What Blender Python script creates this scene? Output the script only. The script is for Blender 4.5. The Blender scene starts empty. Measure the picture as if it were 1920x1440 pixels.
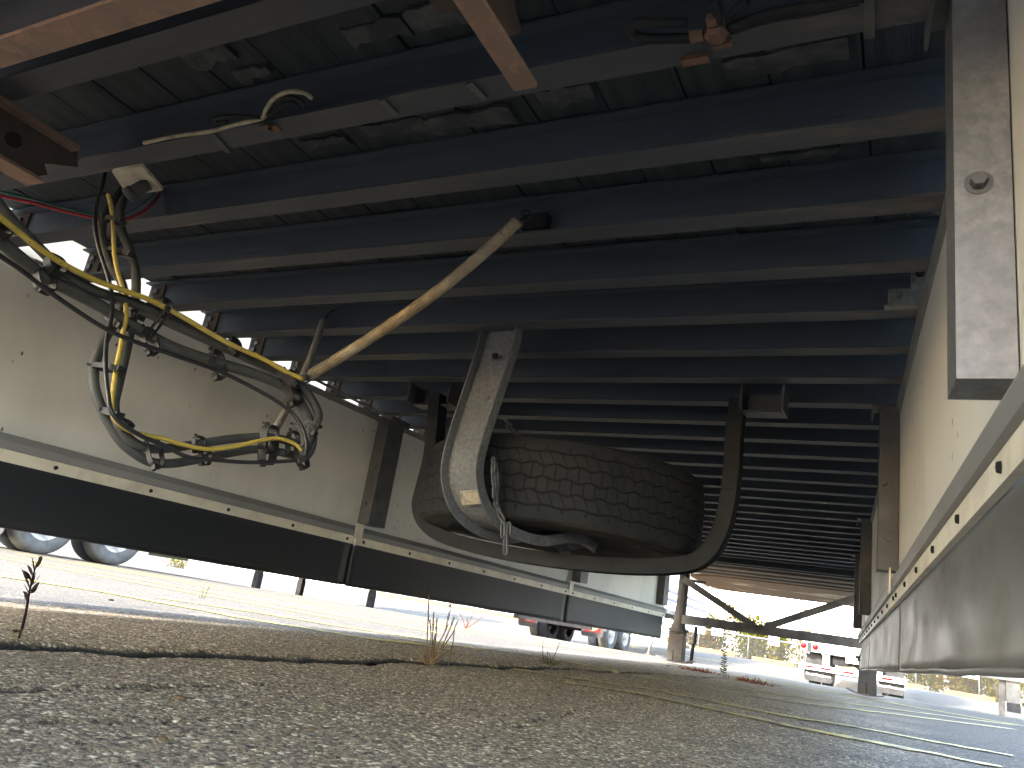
import bpy, bmesh, math, random
import numpy as np
from mathutils import Vector, Matrix, noise
R_ = math.radians
random.seed(7)
sc = bpy.context.scene

# ------------------------------------------------------------------ camera
F = 1454.705; HC = .181
RM = np.array([[0.88860306, -0.45864395, -0.00550666],
               [0.43248958, 0.84180786, -0.32297413],
               [0.15276569, 0.28461423, 0.94639177]])
CAM = np.array([0, 0, HC])
cd = bpy.data.cameras.new('camera'); cam = bpy.data.objects.new('camera', cd)
sc.collection.objects.link(cam); sc.camera = cam
cd.sensor_width = 36; cd.lens = F / 1920 * 36; cd.clip_start = .02; cd.clip_end = 500
cam.matrix_world = Matrix(((RM[0][0], RM[0][2], -RM[0][1], 0), (RM[1][0], RM[1][2], -RM[1][1], 0),
                           (RM[2][0], RM[2][2], -RM[2][1], HC), (0, 0, 0, 1)))
cd.dof.use_dof = True; cd.dof.focus_distance = 3.0; cd.dof.aperture_fstop = 22.0

# ------------------------------------------------------------------ world and sun
SUN_EL, SUN_AZ = R_(30), R_(-164)          # azimuth measured from +Y towards +X: a low sun behind the camera, slightly to the left
w = bpy.data.worlds.new('World'); sc.world = w; w.use_nodes = True
nt = w.node_tree; bg = nt.nodes['Background']
sky = nt.nodes.new('ShaderNodeTexSky'); sky.sky_type = 'NISHITA'; sky.sun_disc = False
sky.sun_elevation = SUN_EL; sky.sun_rotation = SUN_AZ; sky.dust_density = 1.6; sky.ozone_density = .5
nt.links.new(sky.outputs[0], bg.inputs[0]); bg.inputs[1].default_value = .15
sl = bpy.data.lights.new('sun', 'SUN'); sl.energy = 2.0; sl.angle = R_(3.0); sl.color = (1, .97, .92)
so = bpy.data.objects.new('sun', sl); sc.collection.objects.link(so)
sd = Vector((math.sin(SUN_AZ) * math.cos(SUN_EL), math.cos(SUN_AZ) * math.cos(SUN_EL), math.sin(SUN_EL)))
so.rotation_euler = sd.to_track_quat('Z', 'Y').to_euler()
sc.view_settings.view_transform = 'Standard'; sc.view_settings.look = 'None'
sc.view_settings.gamma = 1; sc.view_settings.exposure = 4.3
sc.cycles.max_bounces = 10; sc.cycles.diffuse_bounces = 6

# ------------------------------------------------------------------ helpers
def _ray(px, py): return RM @ np.array([(px - 960) / F, 1, -(py - 720) / F])
def at_y(px, py, y): d = _ray(px, py); return Vector(CAM + d * (y / d[1]))
def at_x(px, py, x): d = _ray(px, py); return Vector(CAM + d * (x / d[0]))
def at_z(px, py, z): d = _ray(px, py); return Vector(CAM + d * ((z - HC) / d[2]))
def at_d(px, py, D): d = _ray(px, py); return Vector(CAM + d * D)
def fL(y): return -2.45 + .075 * (y - 2.6)       # the two skirts run slightly inwards towards the front
def fR(y): return .04 - .075 * (y - 1.76)

def sm(a, b, t):
    t = min(max((t - a) / (b - a), 0), 1); return t * t * (3 - 2 * t)
def gz(x, y):
    far = -.16 + (5 - x) * .0105
    return -.33 * math.exp(-((y - 24) / 8.5) ** 2) * (1 - sm(30, 44, y)) * sm(-40, -22, x) + far * sm(28, 45, y)
def ong(px, py, tmax=90):
    d = _ray(px, py); a = .1
    f = lambda t: (CAM + d * t)[2] - gz(*(CAM + d * t)[:2])
    b = a
    while b < tmax:
        b = a * 1.02 + .01
        if f(b) <= 0: break
        a = b
    for _ in range(25):
        m = (a + b) / 2
        if f(m) > 0: a = m
        else: b = m
    return Vector(CAM + d * a)

def tag(o, label=None, cat=None, group=None, kind=None):
    if label: o['label'] = label
    if cat: o['category'] = cat
    if group: o['group'] = group
    if kind: o['kind'] = kind
    return o
def empty(name, loc=(0, 0, 0), label=None, cat=None, group=None, rz=0):
    o = bpy.data.objects.new(name, None); sc.collection.objects.link(o)
    o.location = loc; o.rotation_euler = (0, 0, rz); o.empty_display_size = .1
    return tag(o, label, cat, group)
def link(name, me, mat, parent=None, loc=None):
    o = bpy.data.objects.new(name, me); sc.collection.objects.link(o)
    if mat is not None and not me.materials: me.materials.append(mat)
    if parent is not None: o.parent = parent
    if loc is not None: o.location = loc
    return o
def copy_tree(o, parent=None):
    c = o.copy(); sc.collection.objects.link(c)
    if parent is not None: c.parent = parent
    for ch in [x for x in sc.objects if x.parent == o]: copy_tree(ch, c)
    return c

class MB:
    def __init__(s): s.v = []; s.f = []; s.sm = []
    def add(s, V, Fc, smooth=False):
        n = len(s.v); s.v += [tuple(x) for x in V]; s.f += [tuple(i + n for i in f) for f in Fc]; s.sm += [smooth] * len(Fc)
        return s
    def hexa(s, P):   # bottom 4 ccw, top 4
        return s.add(P, [(3, 2, 1, 0), (4, 5, 6, 7), (0, 1, 5, 4), (1, 2, 6, 5), (2, 3, 7, 6), (3, 0, 4, 7)])
    def box(s, a, b):
        x0, y0, z0 = [min(p, q) for p, q in zip(a, b)]; x1, y1, z1 = [max(p, q) for p, q in zip(a, b)]
        return s.hexa([(x0, y0, z0), (x1, y0, z0), (x1, y1, z0), (x0, y1, z0), (x0, y0, z1), (x1, y0, z1), (x1, y1, z1), (x0, y1, z1)])
    def bar(s, a, b, w, h, up=(0, 0, 1)):
        a = Vector(a); b = Vector(b); d = (b - a).normalized(); u = Vector(up)
        if abs(d.dot(u)) > .98: u = Vector((0, 1, 0))
        sx = d.cross(u).normalized(); uz = sx.cross(d)
        P = []
        for q in (a, b):
            for i, j in ((-1, -1), (1, -1), (1, 1), (-1, 1)): P.append(q + sx * (i * w / 2) + uz * (j * h / 2))
        return s.add(P, [(0, 1, 2, 3), (7, 6, 5, 4), (0, 4, 5, 1), (1, 5, 6, 2), (2, 6, 7, 3), (3, 7, 4, 0)])
    def loft(s, pts, radius, seg=10, smooth=True, cap=True, squash=None):
        pts = [Vector(p) for p in pts]; n = len(pts)
        T = [(pts[min(i + 1, n - 1)] - pts[max(i - 1, 0)]).normalized() for i in range(n)]
        N = T[0].orthogonal().normalized(); V = []; Fc = []
        for i in range(n):
            N = (N - T[i] * N.dot(T[i])).normalized(); B = T[i].cross(N)
            r = radius(i / (n - 1)) if callable(radius) else radius
            for k in range(seg):
                a = 2 * math.pi * k / seg
                V.append(pts[i] + N * (math.cos(a) * r) + B * (math.sin(a) * r))
        for i in range(n - 1):
            for k in range(seg):
                Fc.append((i * seg + k, i * seg + (k + 1) % seg, (i + 1) * seg + (k + 1) % seg, (i + 1) * seg + k))
        if cap: Fc += [tuple(range(seg))[::-1], tuple((n - 1) * seg + k for k in range(seg))]
        return s.add(V, Fc, smooth)
    def lathe(s, prof, c=(0, 0, 0), ax='z', seg=48, smooth=True, closed=False):
        V = []; Fc = []; n = len(prof)
        for k in range(seg):
            a = 2 * math.pi * k / seg
            for r, h in prof:
                p = (r * math.cos(a), r * math.sin(a), h)
                if ax == 'x': p = (p[2], p[0], p[1])
                if ax == 'y': p = (p[0], p[2], p[1])
                V.append((p[0] + c[0], p[1] + c[1], p[2] + c[2]))
        m = n if closed else n - 1
        for k in range(seg):
            k2 = (k + 1) % seg
            for i in range(m):
                j = (i + 1) % n; Fc.append((k * n + i, k2 * n + i, k2 * n + j, k * n + j))
        return s.add(V, Fc, smooth)
    def prism(s, poly, fn, smooth=False):     # poly 2-D points; fn(u, v, side) -> 3-D, side 0 or 1
        n = len(poly); V = [fn(u, v, 0) for u, v in poly] + [fn(u, v, 1) for u, v in poly]
        Fc = [tuple(range(n))[::-1], tuple(range(n, 2 * n))] + [(i, (i + 1) % n, n + (i + 1) % n, n + i) for i in range(n)]
        return s.add(V, Fc, smooth)
    def mesh(s, name):
        me = bpy.data.meshes.new(name); me.from_pydata([tuple(v) for v in s.v], [], s.f)
        me.polygons.foreach_set('use_smooth', s.sm); me.update()
        bm = bmesh.new(); bm.from_mesh(me); bmesh.ops.recalc_face_normals(bm, faces=bm.faces); bm.to_mesh(me); bm.free()
        return me
    def build(s, name, mat, parent=None, bevel=0):
        o = link(name, s.mesh(name), mat, parent)
        if bevel:
            m = o.modifiers.new('bevel', 'BEVEL'); m.width = bevel; m.segments = 2; m.limit_method = 'ANGLE'; m.angle_limit = R_(40)
        return o
def spline(pts, n=8):
    P = [Vector(p) for p in pts]; P = [P[0] * 2 - P[1]] + P + [P[-1] * 2 - P[-2]]; out = []
    for i in range(1, len(P) - 2):
        a, b, c, d = P[i - 1:i + 3]
        for k in range(n):
            t = k / n
            out.append(.5 * ((2 * b) + (c - a) * t + (2 * a - 5 * b + 4 * c - d) * t * t + (3 * b - a - 3 * c + d) * t ** 3))
    out.append(P[-2]); return out
def text_mesh(name, s, size, mat, M, parent=None, extrude=.001, align='CENTER'):
    cu = bpy.data.curves.new(name, 'FONT'); cu.body = s; cu.size = size; cu.extrude = extrude
    cu.align_x = align; cu.align_y = 'CENTER'; cu.offset = size * .012
    t = bpy.data.objects.new('tmp', cu); sc.collection.objects.link(t)
    dg = bpy.context.evaluated_depsgraph_get(); me = bpy.data.meshes.new_from_object(t.evaluated_get(dg))
    bpy.data.objects.remove(t); me.name = name; me.transform(M); me.materials.clear()
    return link(name, me, mat, parent)
def frame(o, x, y):   # text frame: origin o, x to the right, y up
    x = Vector(x).normalized(); y = Vector(y); y = (y - x * y.dot(x)).normalized(); z = x.cross(y)
    return Matrix(((x.x, y.x, z.x, o[0]), (x.y, y.y, z.y, o[1]), (x.z, y.z, z.z, o[2]), (0, 0, 0, 1)))

# ------------------------------------------------------------------ materials
def mat(name, col, rough=.6, metal=0, col2=None, scale=5, detail=6, lo=.4, hi=.6, bump=0, bscale=None, bdist=.002,
        speck=None, spscale=60, sp=.12, stretch=(1, 1, 1), rough2=None, spec=.5, col3=None, scale3=1.5, lo3=.5, hi3=.7):
    m = bpy.data.materials.new(name); m.use_nodes = True; nt = m.node_tree; N = nt.nodes; L = nt.links
    b = N['Principled BSDF']; b.inputs['Roughness'].default_value = rough; b.inputs['Metallic'].default_value = metal
    b.inputs['Specular IOR Level'].default_value = spec
    tc = N.new('ShaderNodeTexCoord'); mp = N.new('ShaderNodeMapping'); mp.inputs['Scale'].default_value = stretch
    L.new(tc.outputs['Object'], mp.inputs[0])
    def ns(sc_, det=detail):
        n = N.new('ShaderNodeTexNoise'); n.inputs['Scale'].default_value = sc_; n.inputs['Detail'].default_value = det
        n.inputs['Roughness'].default_value = .62
        L.new(mp.outputs[0], n.inputs['Vector']); return n
    def ramp(src, a, bb):
        r = N.new('ShaderNodeMapRange'); r.inputs[1].default_value = a; r.inputs[2].default_value = bb; r.clamp = True
        L.new(src, r.inputs[0]); return r
    def mix(fac, c1, c2):
        x = N.new('ShaderNodeMix'); x.data_type = 'RGBA'
        if hasattr(fac, 'links'): L.new(fac, x.inputs[0])
        for i, c in ((6, c1), (7, c2)):
            if isinstance(c, tuple): x.inputs[i].default_value = (*c, 1)
            else: L.new(c, x.inputs[i])
        return x.outputs[2]
    out = col
    if col2:
        r = ramp(ns(scale).outputs[0], lo, hi); out = mix(r.outputs[0], col, col2)
        if rough2 is not None:
            q = N.new('ShaderNodeMapRange'); q.inputs[3].default_value = rough; q.inputs[4].default_value = rough2
            L.new(r.outputs[0], q.inputs[0]); L.new(q.outputs[0], b.inputs['Roughness'])
    if col3:
        r = ramp(ns(scale3).outputs[0], lo3, hi3); out = mix(r.outputs[0], out, col3)
    if speck:
        v = N.new('ShaderNodeTexVoronoi'); v.inputs['Scale'].default_value = spscale; L.new(mp.outputs[0], v.inputs['Vector'])
        r = ramp(v.outputs['Distance'], sp, sp * .6)
        nn = ramp(ns(spscale * .25, 2).outputs[0], .5, .62); mm = N.new('ShaderNodeMath'); mm.operation = 'MULTIPLY'
        L.new(r.outputs[0], mm.inputs[0]); L.new(nn.outputs[0], mm.inputs[1]); out = mix(mm.outputs[0], out, speck)
    if isinstance(out, tuple): b.inputs['Base Color'].default_value = (*out, 1)
    else: L.new(out, b.inputs['Base Color'])
    if bump:
        bn = N.new('ShaderNodeBump'); bn.inputs['Strength'].default_value = bump; bn.inputs['Distance'].default_value = bdist
        L.new(ns(bscale or scale * 6).outputs[0], bn.inputs['Height']); L.new(bn.outputs[0], b.inputs['Normal'])
    return m
def see_through(m, tr):
    nt = m.node_tree; b = nt.nodes['Principled BSDF']; o = nt.nodes['Material Output']
    t = nt.nodes.new('ShaderNodeBsdfTranslucent'); x = nt.nodes.new('ShaderNodeMixShader'); x.inputs[0].default_value = tr
    nt.links.new(b.inputs['Base Color'].links[0].from_socket, t.inputs['Color'])
    nt.links.new(b.outputs[0], x.inputs[1]); nt.links.new(t.outputs[0], x.inputs[2]); nt.links.new(x.outputs[0], o.inputs[0]); return m
def leafmat(name, c1, c2, tr=.5):
    m = mat(name, c1, .6, 0, c2, 3, 3, .4, .6); nt = m.node_tree; b = nt.nodes['Principled BSDF']; o = nt.nodes['Material Output']
    t = nt.nodes.new('ShaderNodeBsdfTranslucent'); x = nt.nodes.new('ShaderNodeMixShader'); x.inputs[0].default_value = tr
    nt.links.new(b.inputs['Base Color'].links[0].from_socket, t.inputs['Color'])
    nt.links.new(b.outputs[0], x.inputs[1]); nt.links.new(t.outputs[0], x.inputs[2]); nt.links.new(x.outputs[0], o.inputs[0]); return m

M_web = mat('glare_tinted_web_paint', (.050, .066, .096), .6, 0, (.068, .082, .108), 6, 6, .45, .75, .3, 50, .002, stretch=(.3, 2, 2), col3=(.085, .072, .075), scale3=2.5, lo3=.62, hi3=.8)  # black paint with a bluish lift in its colour for veiling glare
M_member = mat('glare_tinted_frame_paint', (.042, .050, .070), .6, 0, (.074, .074, .082), 7, 8, .45, .72, .35, 60, .002, stretch=(.35, 2, 2), col3=(.17, .12, .10), scale3=4, lo3=.56, hi3=.72)  # flange tone of the same black paint, also lifted for glare, with rust
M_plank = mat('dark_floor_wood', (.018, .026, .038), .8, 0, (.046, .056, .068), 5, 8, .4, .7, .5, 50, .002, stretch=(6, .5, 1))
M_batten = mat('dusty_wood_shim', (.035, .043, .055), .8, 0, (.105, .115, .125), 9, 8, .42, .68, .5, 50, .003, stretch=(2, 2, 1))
M_rubbersheen = mat('dusty_sheen_rubber_skirt', (.115, .112, .108), .42, 0, (.19, .18, .16), 4, 7, .4, .7, .15, 12, .004, stretch=(1, 1.0, 2.2), rough2=.6, col3=(.075, .076, .08), scale3=2.0, lo3=.5, hi3=.75)  # right flap: same rubber, lightened for its grazing sheen as well as dust
M_galv = mat('galvanised_steel', (.10, .11, .122), .55, .1, (.17, .18, .195), 85, 5, .40, .66, .2, 120, .001, rough2=.42, col3=(.085, .09, .10), scale3=5, lo3=.45, hi3=.8)
M_galvpost = mat('pale_galvanised_steel', (.135, .14, .15), .42, .15, (.24, .245, .25), 60, 6, .38, .66, .3, 140, .001, rough2=.42, col3=(.125, .13, .155), scale3=5, lo3=.45, hi3=.75)
M_galvdull = mat('dull_galvanised_steel', (.062, .066, .074), .6, .1, (.10, .104, .112), 14, 6, .35, .7, .2, 60, .001, rough2=.5)
M_darkst = mat('dark_steel', (.013, .016, .021), .65, 0, (.022, .025, .029), 11, 6, .4, .7, .3, 60, .001, col3=(.035, .026, .022), scale3=5, lo3=.6, hi3=.8)
M_rust = mat('rusty_steel', (.25, .155, .115), .85, 0, (.17, .12, .10), 9, 8, .35, .7, .6, 80, .002, col3=(.34, .20, .14), scale3=22, lo3=.5, hi3=.7)
M_rustdk = mat('rusty_web_steel', (.075, .055, .048), .85, 0, (.055, .046, .043), 8, 8, .35, .7, .6, 70, .002, col3=(.11, .07, .052), scale3=14, lo3=.55, hi3=.75)
M_rustfit = mat('rusty_air_fitting', (.15, .085, .062), .85, 0, (.10, .065, .052), 40, 6, .35, .7, .6, 120, .002)
M_label = mat('faded_paper_label', (.34, .30, .23), .7, 0, (.20, .18, .15), 60, 5, .4, .7)
M_panel = mat('cream_panel', (.80, .79, .76), .55, 0, (.74, .73, .70), 2.2, 6, .35, .7, .12, 30, .002, speck=(.13, .10, .07), spscale=26, sp=.13, stretch=(1, 1, .55), col3=(.56, .54, .49), scale3=1.6, lo3=.48, hi3=.78)
M_trim = mat('cream_trim_strip', (.78, .73, .62), .5, 0, (.55, .48, .39), 9, 6, .45, .75, .1, 30, .001, speck=(.2, .15, .11), spscale=45, sp=.12)
M_angle = mat('steel_angle_rail', (.22, .22, .225), .55, .2, (.30, .30, .30), 5, 6, .35, .7, .15, 50, .001, stretch=(1, .4, 1))
M_rubber = mat('black_rubber_skirt', (.009, .012, .018), .6, 0, (.016, .019, .024), 3, 6, .4, .7, .12, 12, .004, stretch=(1, .6, 2.5), rough2=.65)
M_alu = None
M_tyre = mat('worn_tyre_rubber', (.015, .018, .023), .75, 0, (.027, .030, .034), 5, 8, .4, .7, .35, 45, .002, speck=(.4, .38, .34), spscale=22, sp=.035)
M_tyrewall = mat('dusty_tyre_sidewall', (.042, .041, .040), .8, 0, (.022, .022, .022), 9, 7, .4, .7, .3, 60, .002, stretch=(1, 1, 3))
M_loom = mat('grey_cable_loom', (.036, .038, .039), .65, 0, (.062, .064, .062), 14, 6, .4, .7, .3, 120, .001)
M_black = mat('black_cable', (.013, .014, .018), .38, 0, (.03, .03, .032), 20, 4, .4, .7)
M_yellow = mat('yellow_cable_sheath', (.52, .38, .07), .5, 0, (.40, .29, .07), 16, 5, .4, .7, speck=(.09, .08, .05), spscale=70, sp=.22, col3=(.30, .25, .13), scale3=4, lo3=.55, hi3=.8)
M_red = mat('red_wire', (.42, .035, .06), .45, 0, (.26, .03, .04), 10)
M_teal = mat('teal_wire', (.02, .11, .11), .5, 0, (.02, .07, .08), 10)
M_ltblue = mat('light_blue_wire', (.16, .27, .32), .5, 0, (.10, .18, .22), 10)
M_tie = mat('black_plastic_tie', (.006, .007, .009), .6, 0, (.011, .012, .014), 30)
M_spring = mat('brown_coil_spring', (.40, .30, .19), .6, .3, (.24, .18, .12), 22, 6, .4, .65, .3, 150, .001, col3=(.44, .40, .33), scale3=5, lo3=.5, hi3=.7)
M_hose = mat('grey_support_spring', (.21, .21, .20), .6, .3, (.14, .14, .14), 18, 6, .4, .7, .3, 160, .001)
M_foam = mat('pale_mounting_pad', (.50, .47, .40), .8, 0, (.30, .27, .22), 30, 6, .4, .7, .5, 90, .003)
M_tube = mat('beige_air_line', (.36, .32, .23), .6, 0, (.16, .15, .12), 20, 5, .4, .7)
M_leg = mat('brown_landing_leg', (.030, .026, .022), .7, 0, (.045, .042, .038), 9, 7, .4, .7, .4, 60, .003, col3=(.05, .03, .018), scale3=7, lo3=.58, hi3=.75)
M_brace = mat('dark_brace_steel', (.06, .055, .05), .6, .1, (.10, .09, .08), 6)
M_coupler = mat('rusty_coupler_plate', (.13, .062, .026), .7, 0, (.08, .042, .02), 6, 7, .4, .7, .3, 30, .002, stretch=(.5, 1, 1), col3=(.36, .31, .22), scale3=2.4, lo3=.56, hi3=.6)
M_nose = mat('brown_stained_nose_boards', (.085, .06, .04), .7, 0, (.05, .036, .026), 7, 7, .4, .7, .3, 40, .002, stretch=(.3, 4, 1))
M_white = mat('white_paint', (.8, .8, .78), .4, 0, (.66, .66, .64), 3, 5, .45, .75)
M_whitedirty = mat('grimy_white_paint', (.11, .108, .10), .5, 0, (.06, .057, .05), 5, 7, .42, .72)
M_olive = mat('olive_panel', (.030, .028, .009), .5, 0, (.024, .022, .008), 4)
M_grey = mat('grey_mudflap_rubber', (.018, .018, .018), .6, 0, (.028, .028, .028), 6)
M_dk = mat('black_chassis', (.006, .006, .007), .6, 0, (.012, .011, .011), 8)
M_blue = mat('blue_stripe_paint', (.008, .022, .075), .45, 0, (.01, .028, .085), 9)
M_redp = mat('red_print', (.075, .003, .005), .5, 0, (.06, .004, .005), 9)
M_cream = mat('cream_print', (.085, .075, .050), .5, 0, (.07, .062, .042), 9)
M_lens = mat('red_lamp_lens', (.085, .002, .004), .3, 0, (.065, .002, .003), 9)
M_ink = mat('dark_lettering', (.04, .05, .07), .5, 0, (.08, .08, .1), 30)
M_silver = mat('polished_ribbed_aluminium', (.10, .10, .105), .4, .3, (.07, .07, .075), 5)
M_rim = mat('white_steel_rim', (.30, .28, .24), .5, 0, (.12, .11, .09), 8, 6, .45, .7)
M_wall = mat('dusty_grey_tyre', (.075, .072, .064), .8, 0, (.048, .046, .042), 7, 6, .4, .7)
M_stop = mat('tan_concrete_stop', (.075, .052, .028), .85, 0, (.095, .068, .04), 5, 7, .4, .7, .4, 30, .01)
M_bwall = mat('white_ribbed_cladding', (.78, .78, .74), .45, 0, (.70, .70, .66), .4, 4)
M_fence = mat('galvanised_fence_steel', (.085, .085, .085), .5, .1, (.06, .06, .06), 8)
M_alu = see_through(mat('white_translucent_side_sheet', (.88, .87, .83), .5, 0, (.74, .73, .68), 12, 4, .45, .7, .1, 60, .001, stretch=(1, 1, 6)), .33)  # rail made translucent so outside daylight whitens the gaps between beam ends
M_y1 = leafmat('yellow_leaves', (.11, .085, .002), (.08, .068, .003)); M_y2 = leafmat('orange_leaves', (.095, .042, .004), (.07, .034, .004))
M_y3 = leafmat('green_leaves', (.022, .034, .003), (.045, .056, .004)); M_twig = leafmat('brown_twigs', (.02, .013, .009), (.03, .02, .013))
M_dry = leafmat('dry_straw', (.13, .085, .05), (.21, .15, .09)); M_drydk = leafmat('dark_dry_stalk', (.016, .008, .010), (.035, .018, .018))
M_straw = leafmat('dark_straw_heads', (.050, .024, .020), (.09, .055, .04))
M_redw = leafmat('red_weed_leaves', (.13, .03, .015), (.08, .022, .012)); M_grass = leafmat('pale_green_grass', (.06, .07, .02), (.10, .10, .035))

YARD_DIM = .23
for m_ in (M_darkst, M_tyre, M_tyrewall):
    m_.node_tree.nodes['Principled BSDF'].inputs['Specular IOR Level'].default_value = .18
for m_ in (M_grey, M_dk, M_lens, M_redp, M_cream, M_wall, M_rim, M_leg, M_stop, M_olive, M_blue, M_whitedirty, M_fence, M_silver, M_y1, M_y2, M_y3, M_twig, M_dry, M_drydk, M_redw, M_straw, M_brace):
    m_.node_tree.nodes['Principled BSDF'].inputs['Specular IOR Level'].default_value = .06; m_.node_tree.nodes['Principled BSDF'].inputs['Metallic'].default_value = 0
def asphalt():
    m = bpy.data.materials.new('worn_asphalt'); m.use_nodes = True; nt = m.node_tree; N = nt.nodes; L = nt.links
    b = N['Principled BSDF']; b.inputs['Roughness'].default_value = .82; b.inputs['Specular IOR Level'].default_value = .35
    tc = N.new('ShaderNodeTexCoord')
    def vor(s, feat='F1'):
        v = N.new('ShaderNodeTexVoronoi'); v.inputs['Scale'].default_value = s; v.feature = feat; L.new(wob.outputs[0], v.inputs['Vector']); return v
    def noi(s, d=5, r=.6):
        n = N.new('ShaderNodeTexNoise'); n.inputs['Scale'].default_value = s; n.inputs['Detail'].default_value = d; n.inputs['Roughness'].default_value = r
        L.new(tc.outputs['Object'], n.inputs['Vector']); return n
    def mr(s, a, bb, c=0, d=1):
        r = N.new('ShaderNodeMapRange'); 
        for i, v in enumerate((a, bb, c, d)): r.inputs[i + 1].default_value = v
        L.new(s, r.inputs[0]); return r.outputs[0]
    def mix(f, a, c, mode='MIX'):
        x = N.new('ShaderNodeMix'); x.data_type = 'RGBA'; x.blend_type = mode
        if hasattr(f, 'links'): L.new(f, x.inputs[0])
        else: x.inputs[0].default_value = f
        for i, q in ((6, a), (7, c)):
            if isinstance(q, tuple): x.inputs[i].default_value = (*q, 1)
            else: L.new(q, x.inputs[i])
        return x.outputs[2]
    wob = N.new('ShaderNodeVectorMath'); wob.operation = 'ADD'
    nv = noi(60, 2); sv = N.new('ShaderNodeVectorMath'); sv.operation = 'SCALE'; sv.inputs['Scale'].default_value = .012
    L.new(nv.outputs['Color'], sv.inputs[0]); L.new(tc.outputs['Object'], wob.inputs[0]); L.new(sv.outputs[0], wob.inputs[1])
    v1 = vor(165); v2 = vor(360)
    sep = N.new('ShaderNodeSeparateColor'); L.new(v1.outputs['Color'], sep.inputs[0])
    sep2 = N.new('ShaderNodeSeparateColor'); L.new(v2.outputs['Color'], sep2.inputs[0])
    base = mix(mr(noi(1.3, 6).outputs[0], .35, .7), (.165, .117, .066), (.235, .172, .102))
    c = mix(mr(sep.outputs[0], .25, 1), base, (.46, .365, .235))
    c = mix(mr(sep2.outputs[0], .5, 1, 0, .8), c, (.065, .054, .045))
    c = mix(mr(sep.outputs[1], .89, .91, 0, .85), c, (.78, .66, .46))
    c = mix(mr(v1.outputs['Distance'], .45, .8, 0, .75), c, (.035, .032, .03))
    c = mix(mr(noi(7, 7, .7).outputs[0], .55, .75, 0, .5), c, (.21, .18, .12))
    c = mix(mr(noi(62, 3, .7).outputs[0], .57, .63, 0, .92), c, (.020, .018, .016))
    c = mix(mr(noi(15, 6, .75).outputs[0], .60, .70, 0, .75), c, (.045, .040, .034))
    c = mix(mr(noi(.9, 8, .8).outputs[0], .56, .68, 0, .6), c, (.06, .05, .04))
    sx = N.new('ShaderNodeSeparateXYZ'); L.new(tc.outputs['Object'], sx.inputs[0])
    ab = N.new('ShaderNodeMath'); ab.operation = 'ADD'; ab.inputs[1].default_value = 1.2; L.new(sx.outputs[0], ab.inputs[0])
    aw = N.new('ShaderNodeMath'); aw.operation = 'ABSOLUTE'; L.new(ab.outputs[0], aw.inputs[0])
    wn = N.new('ShaderNodeMath'); wn.operation = 'MULTIPLY_ADD'; wn.inputs[1].default_value = .9; L.new(noi(2.2, 6).outputs[0], wn.inputs[0]); L.new(aw.outputs[0], wn.inputs[2])
    c = mix(mr(wn.outputs[0], 1.2, 1.8, 0, 1), c, mix(1.0, c, (YARD_DIM, YARD_DIM * .98, YARD_DIM * .90), 'MULTIPLY'))      # asphalt outside the trailer darkened in colour to hold back the sunlit yard's brightness
    ca = N.new('ShaderNodeAttribute'); ca.attribute_name = 'crack'; c = mix(mr(ca.outputs['Fac'], .25, .75), c, (.012, .011, .010))  # near-black mixed into the crack to deepen its shade
    L.new(c, b.inputs['Base Color'])
    h = N.new('ShaderNodeMath'); h.operation = 'ADD'; L.new(mr(v1.outputs['Distance'], 0, .8, 1, 0), h.inputs[0]); L.new(mr(v2.outputs['Distance'], 0, .8, .45, 0), h.inputs[1])
    h2 = N.new('ShaderNodeMath'); h2.operation = 'ADD'; L.new(h.outputs[0], h2.inputs[0]); L.new(mr(sep.outputs[2], 0, 1, 0, .9), h2.inputs[1])
    bn = N.new('ShaderNodeBump'); bn.inputs['Strength'].default_value = .9; bn.inputs['Distance'].default_value = .004
    L.new(h2.outputs[0], bn.inputs['Height']); L.new(bn.outputs[0], b.inputs['Normal'])
    return m
M_asph = asphalt()
M_paint = mat('worn_yellow_road_paint', (.50, .40, .12), .7, 0, (.30, .26, .15), 45, 6, .42, .66, .5, 140, .003, col3=(.15, .13, .10), scale3=16, lo3=.5, hi3=.66)
M_paintlit = mat('sunlit_road_paint', (.46, .36, .016), .7, 0, (.34, .27, .02), 25, 6, .4, .7)  # sunlit copy of the line paint, coloured stronger against the brightness outside
M_gap = mat('hole_shade', (.018, .016, .014), .95)  # near-black discs painted as the shade inside bracket and rail holes

# ------------------------------------------------------------------ ground
def axis(lo, a, b, hi, st, g):
    out = list(np.arange(a, b, st)); s = st; x = out[-1]
    while x < hi: s = min(s * g, 6); x += s; out.append(x)
    s = st; x = a; left = []
    while x > lo: s = min(s * g, 6); x -= s; left.append(x)
    return np.array(left[::-1] + out)
xs = axis(-130, -2.3, .9, 110, .0085, 1.09); ys = axis(-90, .35, 3.6, 260, .0085, 1.07)
X, Y = np.meshgrid(xs, ys)
rng = np.random.default_rng(3)
def vnoise(X, Y, s):
    G = rng.random((256, 256)); u = X * s + 1000.3; v = Y * s + 1000.7
    i = np.floor(u).astype(int); j = np.floor(v).astype(int); a = u - i; b = v - j
    a = a * a * (3 - 2 * a); b = b * b * (3 - 2 * b); g = lambda p, q: G[p % 256, q % 256]
    return (g(i, j) * (1 - a) + g(i + 1, j) * a) * (1 - b) + (g(i, j + 1) * (1 - a) + g(i + 1, j + 1) * a) * b - .5
near = np.clip(1 - (np.hypot(X + .8, Y - 1.8) - 2.5) / 1.5, 0, 1)
Z = np.vectorize(gz)(X, Y) + near * (.005 * vnoise(X, Y, 3) + .0022 * vnoise(X, Y, 11) + .0018 * vnoise(X, Y, 45) + .0022 * vnoise(X, Y, 100))
def crack_x(y): return -1.35 + .018 * math.sin(y * 5.1) + .012 * math.sin(y * 17 + 1) + .006 * math.sin(y * 41) + (max(0, y - 3.6) ** 1.3) * .045
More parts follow.
